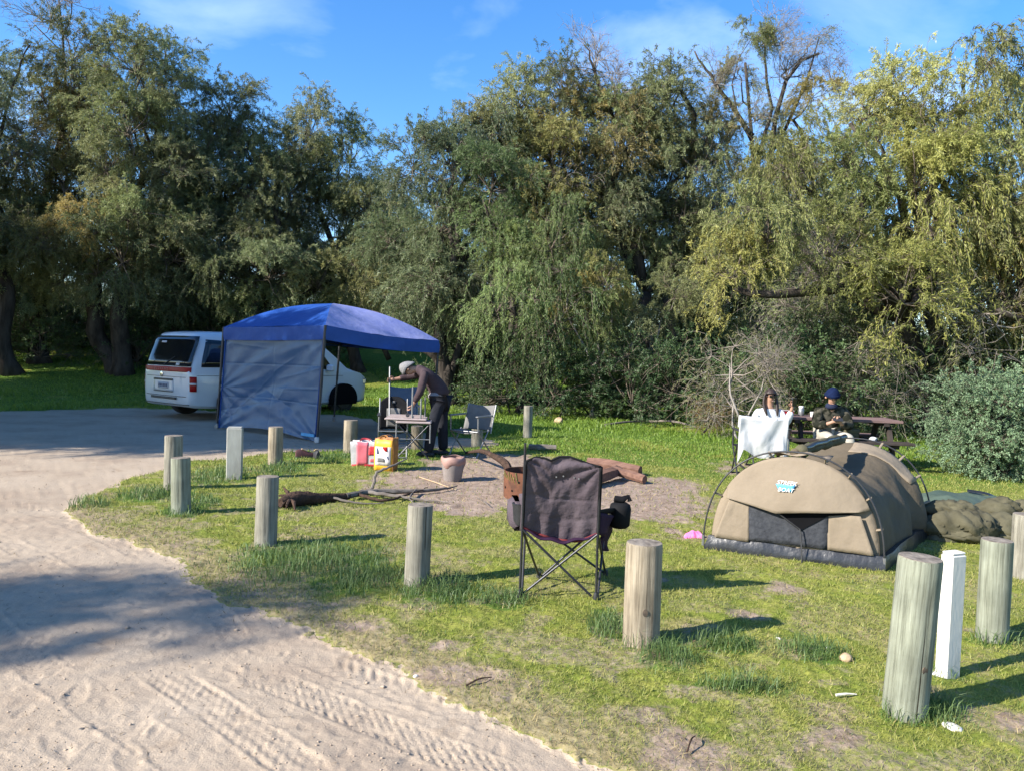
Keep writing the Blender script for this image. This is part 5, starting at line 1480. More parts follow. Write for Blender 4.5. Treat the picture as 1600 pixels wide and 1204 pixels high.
def canvas_folds(root, specs, mt, seed):
    """thick soft folds of cloth lying over one another"""
    for q, (pts, rads, fl) in enumerate(specs):
        n = 34; P = spline([Vector(p) for p in pts], 12); R = lerpl(rads, len(P))
        m = MB(); m.tube(P, R, n)
        V = []
        for i, v in enumerate(m.v):
            k = min(i // n, len(P) - 1); a = 2 * math.pi * (i % n) / n; d = Vector(v) - P[k]
            w = 1 - abs(2 * float(fbm(math.cos(a) * 1.5 + seed + k * .22, math.sin(a) * 1.5 + k * .30 + q * 3, 131 + seed, 4)) - 1)
            e = math.sin(math.pi * min(1, max(0, (k + .6) / (len(P) + .2)))) ** .35
            d = d * (.38 + 1.0 * w) * e; d.z *= fl
            V.append(tuple(P[k] + d))
        m.v = [(x, y, max(z, -.01)) for x, y, z in V]
        m.build('canvas_fold', mt, root, smooth_ang=180)
_hp = [o for o in col.objects if o.name.startswith(('khaki_canvas_bag', 'camouflage_cover'))]
canvas_folds(_hp[0], [([(-.42, -.10, .10), (-.15, -.22, .13), (.15, -.24, .12), (.38, -.18, .08)], [.10, .15, .16, .09], .8), ([(-.40, .05, .20), (-.12, -.04, .25), (.12, -.10, .24), (.34, -.02, .16)], [.06, .09, .10, .06], .8), ([(-.30, -.28, .05), (.0, -.34, .07), (.2, -.32, .05)], [.05, .09, .05], .7), ([(-.36, -.02, .12), (-.30, .12, .22), (-.16, .22, .20)], [.06, .08, .06], .9)], KHAKI, 1)
canvas_folds(_hp[1], [([(-.32, -.15, .08), (-.05, -.2, .12), (.25, -.16, .10)], [.09, .14, .09], .8), ([(-.28, .0, .20), (.0, -.03, .27), (.24, .05, .25)], [.06, .10, .08], .9), ([(-.3, -.26, .04), (.05, -.30, .06), (.3, -.27, .04)], [.05, .08, .05], .7), ([(.22, -.1, .10), (.26, .0, .25), (.2, .12, .30)], [.07, .09, .06], .9)], KHAKI, 2)
heap('pink_cloth', 'small bright pink cloth lying at the left corner of the tent', 'cloth', 1083, 839, .085, .07, .075, PINK, 4, .2, .6, .6)

# ------------------------------------------------------------------ folding chairs under and beside the gazebo
def arm_chair(label, px, py, rotz, cloth, frame, w=.52, hb=.92, hs=.42, round_top=False, thing_name='folding_chair', group='folding chairs round the small table', logo=None, grey_panel=None):
    p = on_ground(px, py)
    root = thing(thing_name, label, 'chair', p, rotz, group)
    hw = w / 2
    # chair faces local -Y
    bw = .09
    def part(nm, pts, rad=.012, m=frame, par=root):
        mb = MB(); mb.tube(pts, rad, 7); return mb.build(nm, m, par, smooth_ang=60)
    for s in (-1, 1):
        x = s * hw
        part('leg', [(x, -.22, .0), (x, .10, hs + .02)]); part('leg', [(x, .24, 0), (x, -.20, hs)])
        part('back_post', [(x, .16, hs - .04), (x, .30, hb)])
        part('arm_support', [(x, -.19, hs), (x, -.20, hs + .22)])
        mb = MB(); mb.box((x, -.02, hs + .235), (.055, .44, .025), ch=.008); mb.build('arm_rest', frame if cloth is not CHAIR_BLACK else BLACK_PLASTIC, root)
    part('foot_bar', [(-hw, -.22, .012), (hw, -.22, .012)]); part('foot_bar', [(-hw, .24, .012), (hw, .24, .012)])
    part('seat_bar', [(-hw, -.20, hs), (hw, -.20, hs)])
    rows = [[Vector((-hw + w * i / 12, -.2 + .38 * j / 8, hs - .035 * math.sin(math.pi * i / 12))) for i in range(13)] for j in range(9)]
    mb = MB(); mb.grid(rows); mb.build('seat', cloth, root, smooth_ang=180, solid=.012)
    rows = []
    for j in range(15):
        v = j / 14; row = []
        for i in range(17):
            u = i / 16; x = -hw + w * u
            top = hb + (.0 if not round_top else -.10 * abs(2 * u - 1) ** 3 + .03) - (.025 * math.sin(math.pi * u) if not round_top else 0)
            z = hs + .0 + (top - hs) * v
            y = .16 + (.30 - .16) * (z - hs) / (hb - hs) + .05 * math.sin(math.pi * u) * (1 - .5 * v)
            row.append(Vector((x, y, z)))
        rows.append(row)
    mb = MB(); mb.grid(rows); b = mb.build('backrest', cloth, root, smooth_ang=180, solid=.014)
    if grey_panel:
        pr = [[rows[j][i] + Vector((0, -.016, 0)) for i in range(4, 13)] for j in range(1, 10)]
        mb = MB(); mb.grid(pr); mb.build('centre_panel', grey_panel, b, smooth_ang=180, solid=.004)
    if logo:
        pr = [[rows[j][i] + Vector((0, -.018, 0)) for i in (7, 8, 9)] for j in (11, 12)]
        mb = MB(); mb.grid(pr); mb.build('logo_patch', logo, b, smooth_ang=180, solid=.003)
    return root
arm_chair('black padded folding chair with small logo, left of the little table', 613, 714, .15, CHAIR_BLACK, STEEL, .42, .86, .40, True, logo=CHAIR_GREY, grey_panel=CHAIR_GREY)
arm_chair('slate blue folding chair behind the bent-over person', 630, 690, .2, CHAIR_BLUE, STEEL, .50, .98, .42)
arm_chair('grey folding chair with pale metal arms, right of the standing person', 735, 712, -.55, CHAIR_GREY, STEEL, .52, .80, .40)

# ------------------------------------------------------------------ small table and the upturned table on it
def build_tables():
    p = on_ground(646, 716); scale = p.y / F_PX
    t = thing('camp_table', 'small pinkish-white camp table with crossed black legs', 'table', p, .05)
    h = .55
    mb = MB(); mb.box((0, 0, h), (.52, .40, .035), ch=.01); mb.build('table_top', TABLE_WHITE, t)
    for y in (-.17, .17):
        for s in (-1, 1):
            mb = MB(); mb.tube([(s * .24, y, h - .02), (-s * .24, y, .01)], .010, 7); mb.build('crossed_leg', STEEL_DARK, t, smooth_ang=60)
    for s in (-1, 1):
        mb = MB(); mb.tube([(s * .25, -.19, h - .02), (s * .25, -.19, h - .30)], .011, 7); mb.build('side_bar', STEEL, t, smooth_ang=60)
    mb = MB(); mb.tube([(-.24, -.17, .30), (.24, -.17, .30)], .009, 7); mb.build('brace', STEEL, t, smooth_ang=60)
    u = thing('upturned_table', 'folding table turned upside down with its white legs pointing up', 'table', p + Vector((-.12, .02, h + .018)), .05)
    mb = MB(); mb.box((0, 0, .025), (.62, .44, .03), ch=.01); mb.build('table_top', TABLE_WHITE, u)
    mb = MB(); mb.box((0, 0, .06), (.5, .03, .04)); mb.box((0, -.15, .06), (.5, .02, .03)); mb.build('rail', TABLE_WHITE, u)
    for (x, y, lx, ly) in ((.09, -.16, 0, 0), (.22, -.19, 0, 0), (.26, .18, .0, .0)):
        hh = .47 if x < .2 else .30
        mb = MB(); mb.tube([(x, y, .035), (x + lx, y + ly, .035 + hh)], .013, 8); mb.build('leg', STEEL if x > 0 else BAG_WHITE, u, smooth_ang=60)
    q = on_ground(682, 713) + Vector((-.79, .225, 1.14)); b0 = Vector(u.location); R0 = Matrix.Rotation(-.05, 3, 'Z')
    e0 = Vector((-.28, .18, .035)); e1 = R0 @ (q - b0); e2 = e0.lerp(e1, 1.38)
    mb = MB(); mb.tube([e0, e1, e2], .013, 8); mb.build('leg', STEEL, u, smooth_ang=60)
    return p
TABLE_P = build_tables()

# ------------------------------------------------------------------ picnic table
def build_picnic():
    c = G(1300, 727); c.z = gz(c)
    t = thing('picnic_table', 'weathered timber picnic table with attached benches under the trees', 'table', c, math.radians(-4))
    Lh = 1.85
    for i in range(5):
        mb = MB(); mb.box((0, -.30 + .15 * i, .745 + .003 * (i % 2)), (Lh, .14, .042), ch=.006); mb.build('top_plank', TIMBER, t)
    for s in (-1, 1):
        for k in (0, 1):
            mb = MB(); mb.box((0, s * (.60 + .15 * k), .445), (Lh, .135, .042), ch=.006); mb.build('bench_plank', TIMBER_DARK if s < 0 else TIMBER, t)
    for x in (-.68, .68):
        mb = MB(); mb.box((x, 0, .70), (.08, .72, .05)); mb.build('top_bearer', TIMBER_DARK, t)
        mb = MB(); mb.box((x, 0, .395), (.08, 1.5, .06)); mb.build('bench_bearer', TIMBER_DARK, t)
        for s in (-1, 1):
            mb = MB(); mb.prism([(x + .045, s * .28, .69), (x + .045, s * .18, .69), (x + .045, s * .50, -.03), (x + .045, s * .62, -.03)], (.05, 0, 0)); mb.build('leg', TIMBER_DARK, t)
    # things on the table
    R = Matrix.Rotation(math.radians(-4), 3, 'Z')
    def at(x, y, z=.769): return c + R @ Vector((x, y, z))
    q = thing('jar', 'white-lidded clear jar on the picnic table', 'jar', at(-.52, .02)); m = MB(); m.lathe([(.04, 0), (.045, .02), (.045, .10), (.035, .12)], n=16); m.build('glass', STEEL, q, smooth_ang=50); m = MB(); m.lathe([(.038, .12), (.04, .125), (.04, .15), (.036, .155)], n=16); m.build('lid', BAG_WHITE, q, smooth_ang=50)
    q = thing('bottle', 'dark bottle standing behind the jar on the picnic table', 'bottle', at(-.62, .18)); m = MB(); m.lathe([(.035, 0), (.038, .02), (.038, .15), (.015, .20), (.013, .25), (.015, .255)], n=16); m.build('body', GLASS_DARK, q, smooth_ang=60); m = MB(); m.lathe([(.017, .25), (.017, .275), (.015, .28)], n=12); m.build('cap', BLACK_PLASTIC, q)
    q = thing('red_container', 'low red container on the left end of the picnic table', 'container', at(-.76, -.02)); m = MB(); m.box((0, 0, .035), (.20, .14, .07), ch=.012); m.build('tub', RED_LENS, q); m = MB(); m.box((0, 0, .077), (.21, .15, .014), ch=.004); m.build('lid', TABLE_WHITE, q)
    q = thing('cup', 'small pale cup at the middle of the picnic table', 'cup', at(-.40, -.16)); m = MB(); m.lathe([(.026, 0), (.036, .08), (.033, .08), (.024, .008)], n=16); m.build('cup_wall', BAG_WHITE, q, smooth_ang=50)
    m = MB(); m.tube([(.034, 0, .06), (.055, 0, .05), (.05, 0, .025), (.028, 0, .02)], .004, 6); m.build('handle', BAG_WHITE, q)
    q = thing('crumpled_paper', 'crumpled white paper on the near bench of the picnic table', 'paper', at(.36, -.66, .468)); m = MB(); m.lathe([(.03, 0), (.055, .02), (.05, .05), (.02, .065)], n=12, wob=lambda a, z: 1 + .25 * math.sin(3 * a + z * 60)); m.build('ball', WHITE_CLOTH, q)
    return c
PICNIC = build_picnic()

# ------------------------------------------------------------------ chair with towel, woman's chair
towel_chair = arm_chair('black folding chair with a white towel over its back', 1181, 744, math.pi - .08, CHAIR_BLACK, STEEL_DARK, .60, .84, .42, group='folding chairs near the picnic table')
def build_towel():
    c = Vector(towel_chair.location); R = Matrix.Rotation(towel_chair.rotation_euler.z, 3, 'Z')
    root = thing('towel', 'white towel draped over the back of the black folding chair', 'towel', c)
    # local chair frame: back plane from (x, .16..30, z); viewer is on local +Y side
    rows = []
    nu, nv = 40, 40
    for j in range(nv + 1):
        v = j / nv; row = []
        for i in range(nu + 1):
            u = i / nu; x = (u - .5) * .66
            side = abs(2 * u - 1)
            length = .47 + .10 * (1 - side ** 2) * 0 + .05 * math.cos(math.pi * side) + (.22 * float(smooth(.78, 1.0, side)))
            front = .16
            s = v * (length + front + .04) - front
            topz = .865 - .02 * math.sin(math.pi * u)
            fold = .022 * math.sin(9 * math.atan2(v + .02, u + .02)) * v + .022 * math.sin(9 * math.atan2(v + .02, 1.02 - u)) * v + (fbm(u * 5, v * 3, 91, 3) - .5) * .04 * v
            sagz = -.05 * math.sin(math.pi * u) * float(smooth(0, 1, v)) * .6
            if s < 0: p = Vector((x, .275 - .012 + s * .18, topz + s))
            elif s < .04: p = Vector((x, .285 + s * .9, topz + .012))
            else: p = Vector((x * (1 - .10 * v * (1 - side)), .345 - .12 * (s - .04) + max(fold, -.02), topz - (s - .04) + sagz))
            row.append(R @ p)
        rows.append(row)
    mb = MB(); mb.grid(rows); mb.build('cloth', WHITE_CLOTH, root, smooth_ang=180, solid=.006)
    mb = MB(); mb.tube([rows[-1][i] for i in range(0, nu + 1, 2)], .006, 5); mb.build('hem', WHITE_CLOTH, root, smooth_ang=180)
build_towel()
WOMAN_P = Vector((D(1199, 700, 11.75).x, 11.75, 0)); WOMAN_P.z = gz(WOMAN_P)
wc = arm_chair('low black folding chair under the woman in white', 1199, 730, 0.0, CHAIR_BLACK, STEEL_DARK, .50, .78, .38, group='folding chairs near the picnic table')
wc.location = WOMAN_P

# ------------------------------------------------------------------ people
def skin_mesh(name, nodes, edges, mt, parent, sub=2, rootn=0):
    """nodes: list of (x,y,z,r[,r2]); one continuous skinned surface"""
    me = bpy.data.meshes.new(name)
    me.from_pydata([n[:3] for n in nodes], edges, [])
    o = bpy.data.objects.new(name + '_skin', me); col.objects.link(o)
    md = o.modifiers.new('skin', 'SKIN'); md.use_smooth_shade = True; md.branch_smoothing = .4
    if not me.skin_vertices: 
        bm = bmesh.new(); bm.from_mesh(me); bm.verts.layers.skin.verify(); bm.to_mesh(me); bm.free()
    sv = me.skin_vertices[0].data
    for i, n in enumerate(nodes):
        sv[i].radius = (n[3], n[4] if len(n) > 4 else n[3]); sv[i].use_root = (i == rootn)
    ss = o.modifiers.new('sub', 'SUBSURF'); ss.levels = ss.render_levels = sub
    dg = bpy.context.evaluated_depsgraph_get()
    m2 = bpy.data.meshes.new_from_object(o.evaluated_get(dg)); m2.name = name
    bpy.data.objects.remove(o)
    m2.materials.clear(); m2.materials.append(mt)
    m2.polygons.foreach_set('use_smooth', [True] * len(m2.polygons))
    return link(name, m2, parent)
def chain(nodes, edges, start, pts):
    i = start
    for p in pts:
        nodes.append(p); edges.append((i, len(nodes) - 1)); i = len(nodes) - 1
    return i
def hand(nodes, edges, wrist, w, fdir, pdir, tdir, curl=.6):
    """palm and five fingers; fdir along fingers, pdir palm facing, tdir thumb side"""
    f, p, t = Vector(fdir).normalized(), Vector(pdir).normalized(), Vector(tdir).normalized()
    W = Vector(w)
    pm = W + f * .05; nodes.append((*pm, .030, .018)); edges.append((wrist, len(nodes) - 1)); pi = len(nodes) - 1
    for k, (off, ln) in enumerate(((.028, .070), (.009, .080), (-.010, .074), (-.028, .058))):
        a = W + f * .090 + t * off; b = a + (f * (1 - curl * .5) + p * curl * .6) * ln * .5; c = b + (f * (1 - curl * 1.1) + p * curl * 1.1) * ln * .5
        chain(nodes, edges, pi, [(*a, .0095), (*b, .0085), (*c, .0075)])
    a = W + f * .035 + t * .038 + p * .008; b = a + (t * .4 + f * .7 + p * curl * .5) * .032; c = b + (f * .8 + p * curl * .8) * .026
    chain(nodes, edges, pi, [(*a, .012), (*b, .010), (*c, .008)])
def head_parts(parent, c, up, fwd, hair=None, hat=None, hat_mat=None, glasses=False, long_hair=False, size=1.0):
    """face details and headwear round a head centred at c"""
    up, fwd = Vector(up).normalized(), Vector(fwd).normalized(); sd = up.cross(fwd).normalized()
    Rm = Matrix((sd, fwd, up)).transposed()
    c = Vector(c)
    def P(x, y, z): return c + Rm @ Vector((x * size, y * size, z * size))
    def ball(nm, q, rad, mt, n=10):
        m = MB(); m.lathe([(rad * math.sin(math.pi * (k + .15) / 8.3), -rad * math.cos(math.pi * (k + .15) / 8.3)) for k in range(9)], q, n); return m.build(nm, mt, parent, smooth_ang=180)
    for s in (-1, 1):
        ball('eye', P(s * .032, .088, .005), .011, BLACK_PLASTIC)
        e = ball('ear', P(s * .080, -.005, -.005), .020, SKIN); 
    m = MB(); m.tube([P(-.022, .088, -.058), P(0, .094, -.060), P(.022, .088, -.058)], [.004, .006, .004], 6); m.build('mouth', TERRA, parent, smooth_ang=180)
    if glasses:
        for s in (-1, 1):
            m = MB(); m.box(P(s * .036, .100, .006), (.054 * size, .012, .040), ch=.005); m.build('sunglass_lens', GLASS_DARK, parent)
        m = MB(); m.tube([P(-.085, .0, .01), P(-.066, .094, .012), P(.066, .094, .012), P(.085, .0, .01)], .004, 6); m.build('sunglass_frame', BLACK_PLASTIC, parent)
    def shell(nm, mt, rx, ry, rz, cut, dz=0.0, n=20, ribs=0.0, back=0.0):
        rows = []
        for j in range(10):
            th = math.radians(2 + (cut - 2) * j / 9); row = []
            for i in range(n):
                a = 2 * math.pi * i / n
                rr = 1 + ribs * math.sin(a * 10)
                y = ry * math.sin(th) * math.sin(a) * rr
                row.append(P(rx * math.sin(th) * math.cos(a) * rr, y - .012, rz * math.cos(th) + dz - (back * max(0, -math.sin(a)) * (j / 9))))
            rows.append(row)
        m = MB(); m.grid(rows, closed=True); m.f.append(tuple(range(n))); m.m.append(0)
        return m.build(nm, mt, parent, smooth_ang=180, solid=.010)
    if hat:
        shell('beanie', hat_mat, .096, .112, .118, 88, .026, ribs=.015, back=.07)
        rows = []
        for j in range(4):
            rows.append([P(.100 * math.cos(a), .116 * math.sin(a) - .012, .020 + .014 * j - .07 * max(0, -math.sin(a))) for a in [2 * math.pi * i / 20 for i in range(20)]])
        m = MB(); m.grid(rows, closed=True); m.build('beanie_cuff', hat_mat, parent, smooth_ang=180, solid=.012)
    if hair:
        shell('hair', HAIR, .090, .092, .112, 74, .012, back=.16)
    if long_hair:
        for s in (-1, 1):
            m = MB(); m.tube([P(s * .045, .02, .095), P(s * .092, .005, .02), P(s * .105, .005, -.09), P(s * .10, .045, -.19), P(s * .085, .085, -.28)], [.022, .026, .032, .034, .012], 9, flat=.7); m.build('hair_lock', HAIR, parent, smooth_ang=180)
        m = MB(); m.tube([P(0, -.07, .06), P(0, -.10, -.05), P(0, -.09, -.2)], [.08, .085, .06], 10, flat=.6); m.build('back_hair', HAIR, parent, smooth_ang=180)

def build_standing():
    p = on_ground(682, 713)
    root = thing('person', 'person in grey beanie and dark jacket bending over the small table', 'person', p)
    N, E = [], []
    N.append((.03, .04, .93, .13, .15))                                     # 0 pelvis
    sp = chain(N, E, 0, [(-.02, .04, 1.08, .115, .14), (-.16, .04, 1.24, .12, .16), (-.29, .04, 1.33, .06)])
    ch = 2
    hd = chain(N, E, sp, [(-.385, .04, 1.325, .062), (-.47, .04, 1.325, .085, .078), (-.55, .04, 1.34, .070)])
    N.append((-.455, .04, 1.235, .034)); E.append((hd - 1, len(N) - 1))      # face, looking down
    L = chain(N, E, ch, [(-.20, -.15, 1.26, .060), (-.25, -.21, 1.00, .042), (-.36, -.16, .80, .028)])
    hand(N, E, L, (-.36, -.16, .80), (-.4, .1, -.9), (-.6, .5, .3), (-.5, -.7, 0), .9)
    Rr = chain(N, E, ch, [(-.25, .21, 1.27, .060), (-.50, .30, 1.20, .042), (-.70, .24, 1.16, .028)])
    hand(N, E, Rr, (-.70, .24, 1.16), (-.95, -.2, -.15), (-.2, -.95, -.1), (0, 0, 1), 1.0)
    a = chain(N, E, 0, [(.02, -.07, .86, .085), (-.07, -.10, .49, .058), (-.13, -.10, .09, .042), (-.24, -.11, .035, .035)])
    b = chain(N, E, 0, [(.05, .15, .86, .085), (.06, .17, .49, .058), (.08, .18, .09, .042), (-.03, .18, .035, .035)])
    skin_mesh('body', N, E, SKIN, root)
    # clothes
    n, e = [(.03, .04, .90, .165, .175)], []
    chain(n, e, 0, [(.012, .04, .99, .165, .172)])
    e_off = 1
    chain(n, e, 1, [(-.05, .04, 1.12, .155, .165), (-.17, .04, 1.26, .155, .17), (-.30, .04, 1.335, .092), (-.375, .04, 1.33, .085)])
    chain(n, e, 3, [(-.20, -.16, 1.27, .078), (-.25, -.22, 1.00, .062), (-.345, -.175, .83, .048)])
    chain(n, e, 3, [(-.25, .22, 1.28, .078), (-.50, .31, 1.20, .060), (-.66, .26, 1.17, .046)])
    skin_mesh('jacket', n, e, JACKET, root)
    n, e = [(-.02, -.02, .86, .12, .14)], []; chain(n, e, 0, [(-.06, -.03, 1.02, .12, .14)])
    skin_mesh('shirt_hem', n, e, GREY_SHIRT, root)
    n, e = [(.03, .04, .92, .140, .165)], []
    chain(n, e, 0, [(.02, -.07, .82, .105), (-.065, -.10, .48, .088), (-.12, -.10, .06, .082)])
    chain(n, e, 0, [(.05, .15, .82, .105), (.065, .17, .48, .088), (.085, .18, .06, .082)])
    skin_mesh('trousers', n, e, TROUSERS, root)
    for q in ((-.16, -.105), (.04, .18)):
        m = MB(); m.box((q[0], q[1], .04), (.27, .10, .08), ch=.03); m.build('shoe', RUBBER, root, smooth_ang=60)
    head_parts(root, (-.475, .04, 1.325), (-.93, 0, .36), (-.36, 0, -.93), hat=True, hat_mat=BEANIE_GREY, size=1.02)
build_standing()
def build_woman():
    root = thing('person', 'woman with long dark hair, sunglasses and white jumper raising one hand', 'person', WOMAN_P)
    N, E = [(0, .02, .47, .13, .12)], []
    sp = chain(N, E, 0, [(0, .03, .62, .115, .10), (0, .0, .80, .125, .10), (0, -.01, .92, .055)])
    hd = chain(N, E, sp, [(0, -.02, 1.0, .055), (0, -.03, 1.08, .076, .085), (0, -.025, 1.16, .066)])
    N.append((0, -.115, 1.065, .016)); E.append((hd - 1, len(N) - 1))
    a = chain(N, E, 2, [(-.17, .0, .86, .052), (-.235, -.02, .62, .038), (-.15, -.24, .58, .026)])
    hand(N, E, a, (-.15, -.24, .58), (.6, -.8, -.1), (0, 0, -1), (.7, .5, 0), .5)
    b = chain(N, E, 2, [(.17, .0, .86, .052), (.225, -.12, .68, .038), (.275, -.20, .93, .026)])
    hand(N, E, b, (.275, -.20, .93), (.05, -.1, 1), (-.2, -1, 0), (-1, .1, 0), .7)
    for s in (-1, 1):
        k = chain(N, E, 0, [(s * .09, -.06, .46, .08), (s * .11, -.44, .47, .055), (s * .10, -.46, .08, .038), (s * .11, -.60, .035, .032)])
    skin_mesh('body', N, E, SKIN, root)
    n, e = [(0, .02, .50, .145, .135)], []
    chain(n, e, 0, [(0, .03, .64, .135, .12), (0, .0, .81, .14, .115), (0, -.01, .91, .075)])
    chain(n, e, 2, [(-.175, .0, .86, .075), (-.25, -.02, .62, .066), (-.165, -.22, .585, .048)])
    chain(n, e, 2, [(.175, .0, .86, .075), (.235, -.12, .68, .068), (.27, -.195, .90, .052)])
    skin_mesh('jumper', n, e, WHITE_KNIT, root)
    n, e = [(0, .02, .46, .135, .125)], []
    for s in (-1, 1): chain(n, e, 0, [(s * .09, -.06, .455, .098), (s * .11, -.44, .47, .075), (s * .10, -.455, .10, .060)])
    skin_mesh('trousers', n, e, CREAM_TR, root)
    for s in (-1, 1):
        m = MB(); m.box((s * .11, -.52, .04), (.09, .25, .08), ch=.03); m.build('shoe', WHITE_CLOTH, root, smooth_ang=60)
    head_parts(root, (0, -.03, 1.09), (0, 0, 1), (.15, -1, 0), hair=True, glasses=True, long_hair=True)
    m = MB(); m.box((.285, -.26, 1.03), (.065, .012, .13), (.1, 0, .1), ch=.003)
    ph = thing('phone', 'dark phone held up in the woman\'s raised hand', 'phone', WOMAN_P); m.build('case', BLACK_PLASTIC, ph); m = MB(); m.box((.284, -.2675, 1.03), (.057, .002, .115), (.1, 0, .1)); m.build('screen', GLASS_DARK, ph)
build_woman()
def build_camo():
    P0 = Vector((D(1292, 700, 11.80).x, 11.80, 0)); P0.z = gz(P0)
    root = thing('person', 'person in navy beanie and dark camouflage jacket sitting hunched over a phone', 'person', P0)
    N, E = [(0, .02, .53, .14, .13)], []
    sp = chain(N, E, 0, [(0, .0, .68, .125, .11), (0, -.07, .86, .14, .115), (-.02, -.13, .97, .06)])
    hd = chain(N, E, sp, [(-.03, -.17, 1.03, .058), (-.035, -.19, 1.11, .078, .086), (-.035, -.17, 1.19, .068)])
    N.append((-.045, -.275, 1.08, .017)); E.append((hd - 1, len(N) - 1))
    a = chain(N, E, 2, [(-.18, -.09, .90, .056), (-.235, -.16, .66, .042), (-.12, -.36, .74, .028)])
    hand(N, E, a, (-.12, -.36, .74), (.75, -.5, .35), (.1, .2, 1), (-.2, -.3, .9), .7)
    b = chain(N, E, 2, [(.19, -.07, .90, .056), (.255, -.14, .66, .042), (.05, -.35, .74, .028)])
    hand(N, E, b, (.05, -.35, .74), (-.75, -.5, .35), (-.1, .2, 1), (.2, -.3, .9), .7)
    for s in (-1, 1):
        chain(N, E, 0, [(s * .10, -.06, .53, .080), (s * .15, -.45, .54, .055), (s * .17, -.48, .09, .040), (s * .18, -.60, .04, .034)])
    skin_mesh('body', N, E, SKIN, root)
    n, e = [(0, .02, .54, .165, .15)], []
    chain(n, e, 0, [(0, .0, .70, .155, .135), (0, -.06, .87, .165, .14), (-.015, -.12, .97, .10)])
    chain(n, e, 2, [(-.19, -.09, .90, .092), (-.25, -.16, .67, .082), (-.14, -.33, .73, .058)])
    chain(n, e, 2, [(.20, -.07, .90, .095), (.275, -.14, .67, .086), (.075, -.33, .73, .060)])
    skin_mesh('jacket', n, e, CAMO, root)
    n, e = [(-.02, -.14, .92, .125, .115)], []; chain(n, e, 0, [(-.03, -.165, 1.045, .092, .088)])
    skin_mesh('scarf', n, e, NAVY, root)
    n, e = [(0, .02, .53, .150, .14)], []
    for s in (-1, 1): chain(n, e, 0, [(s * .10, -.06, .52, .095), (s * .15, -.45, .54, .072), (s * .17, -.475, .10, .062)])
    skin_mesh('trousers', n, e, CREAM_TR, root)
    for s in (-1, 1):
        m = MB(); m.box((s * .195, -.56, .045), (.10, .28, .09), ch=.03); m.build('shoe', WHITE_CLOTH, root, smooth_ang=60)
    head_parts(root, (-.035, -.185, 1.11), (0, -.25, 1), (-.12, -.95, -.30), hat=True, hat_mat=BEANIE_NAVY, size=1.06)
    ph = thing('phone', 'dark phone held in the lap of the person in the navy beanie', 'phone', P0)
    m = MB(); m.box((-.035, -.43, .80), (.15, .075, .010), (.6, 0, 0), ch=.003); m.build('case', BLACK_PLASTIC, ph)
    m = MB(); m.box((-.035, -.427, .8065), (.135, .066, .002), (.6, 0, 0)); m.build('screen', GLASS_DARK, ph)
    bg = thing('khaki_pouch', 'khaki pouch on the bench at the side of the person in the navy beanie', 'pouch', P0 + Vector((.33, -.06, .468)))
    m = MB(); m.box((0, 0, .09), (.22, .16, .18), ch=.04); m.build('pouch_body', KHAKI, bg, smooth_ang=60); m = MB(); m.box((0, -.07, .14), (.21, .05, .08), (.3, 0, 0), ch=.02); m.build('flap', KHAKI, bg)
build_camo()

# ------------------------------------------------------------------ bags, bucket, shoes
def shopping_bag(name, label, px, py, w, d, h, rotz, mt, panels, gap_mt, flare=1.06):
    p = on_ground(px, py)
    root = thing(name, label, 'bag', p + Vector((0, d / 2, 0)), rotz)
    rows = []
    n = 14
    def ring(k, z):
        R = []
        for e in range(4):
            a = [(-1, -1), (1, -1), (1, 1), (-1, 1)][e]; b = [(1, -1), (1, 1), (-1, 1), (-1, -1)][e]
            for i in range(n):
                f = i / n; x, y = a[0] * (1 - f) + b[0] * f, a[1] * (1 - f) + b[1] * f
                g = 1 - .18 * (math.sin(math.pi * f) if e in (1, 3) else 0) * (z / h) ** 1.0
                R.append(Vector((x * w / 2 * k * (g if e in (1, 3) else 1), y * d / 2 * k, z)) + Vector(((fbm(i * .3 + e * 3, z * 9, 33) - .5) * .03 * z / h, (fbm(i * .3 + e * 7, z * 9, 35) - .5) * .03 * z / h, (fbm(i * .5 + e, 3, 37) - .5) * .03 if z >= h else 0)))
        return R
    for j in range(9): rows.append(ring(1 + (flare - 1) * j / 8, h * j / 8))
    m = MB(); m.grid(rows, closed=True); m.f.append(tuple(reversed(range(4 * n)))); m.m.append(0)
    body = m.build('bag_body', mt, root, smooth_ang=40, solid=.004)
    for (u0, u1, v0, v1, pm, nm) in panels:      # on the near face
        rr = []
        for j in range(7):
            v = v0 + (v1 - v0) * j / 6; row = []
            for i in range(7):
                u = u0 + (u1 - u0) * i / 6
                jj = min(int(v * 8), 7); f = v * 8 - jj; ii = min(int(u * n), n - 1); g = u * n - ii
                q = rows[jj][ii].lerp(rows[jj][ii + 1], g).lerp(rows[jj + 1][ii].lerp(rows[jj + 1][ii + 1], g), f)
                row.append(q + Vector((0, -.005, 0)))
            rr.append(row)
        mm = MB(); mm.grid(rr); mm.build(nm, pm, body, smooth_ang=60, solid=.002)
    for y in (-1, 1):
        m = MB(); m.tube(spline([Vector((-w * .2, y * d * .5, h * .98)), Vector((-w * .16, y * d * .42, h + .02)), Vector((0, y * d * .3, h + .03)), Vector((w * .16, y * d * .42, h + .02)), Vector((w * .2, y * d * .5, h * .98))], 4), .010, 6, flat=.4); m.build('handle', gap_mt, root, smooth_ang=60)
    return root
shopping_bag('shopping_bag', 'red and white shopping bag on the grass in front of a post', 568, 729, .36, .20, .34, .12, BAG_WHITE,
             [(.20, .62, .02, .98, BAG_ROSE, 'rose_panel'), (.64, .98, .45, .82, BAG_RED, 'red_print'), (.02, .98, .0, .08, BAG_RED, 'red_base'), (.70, .93, .18, .30, BAG_ROSE, 'print_mark')], BAG_RED)
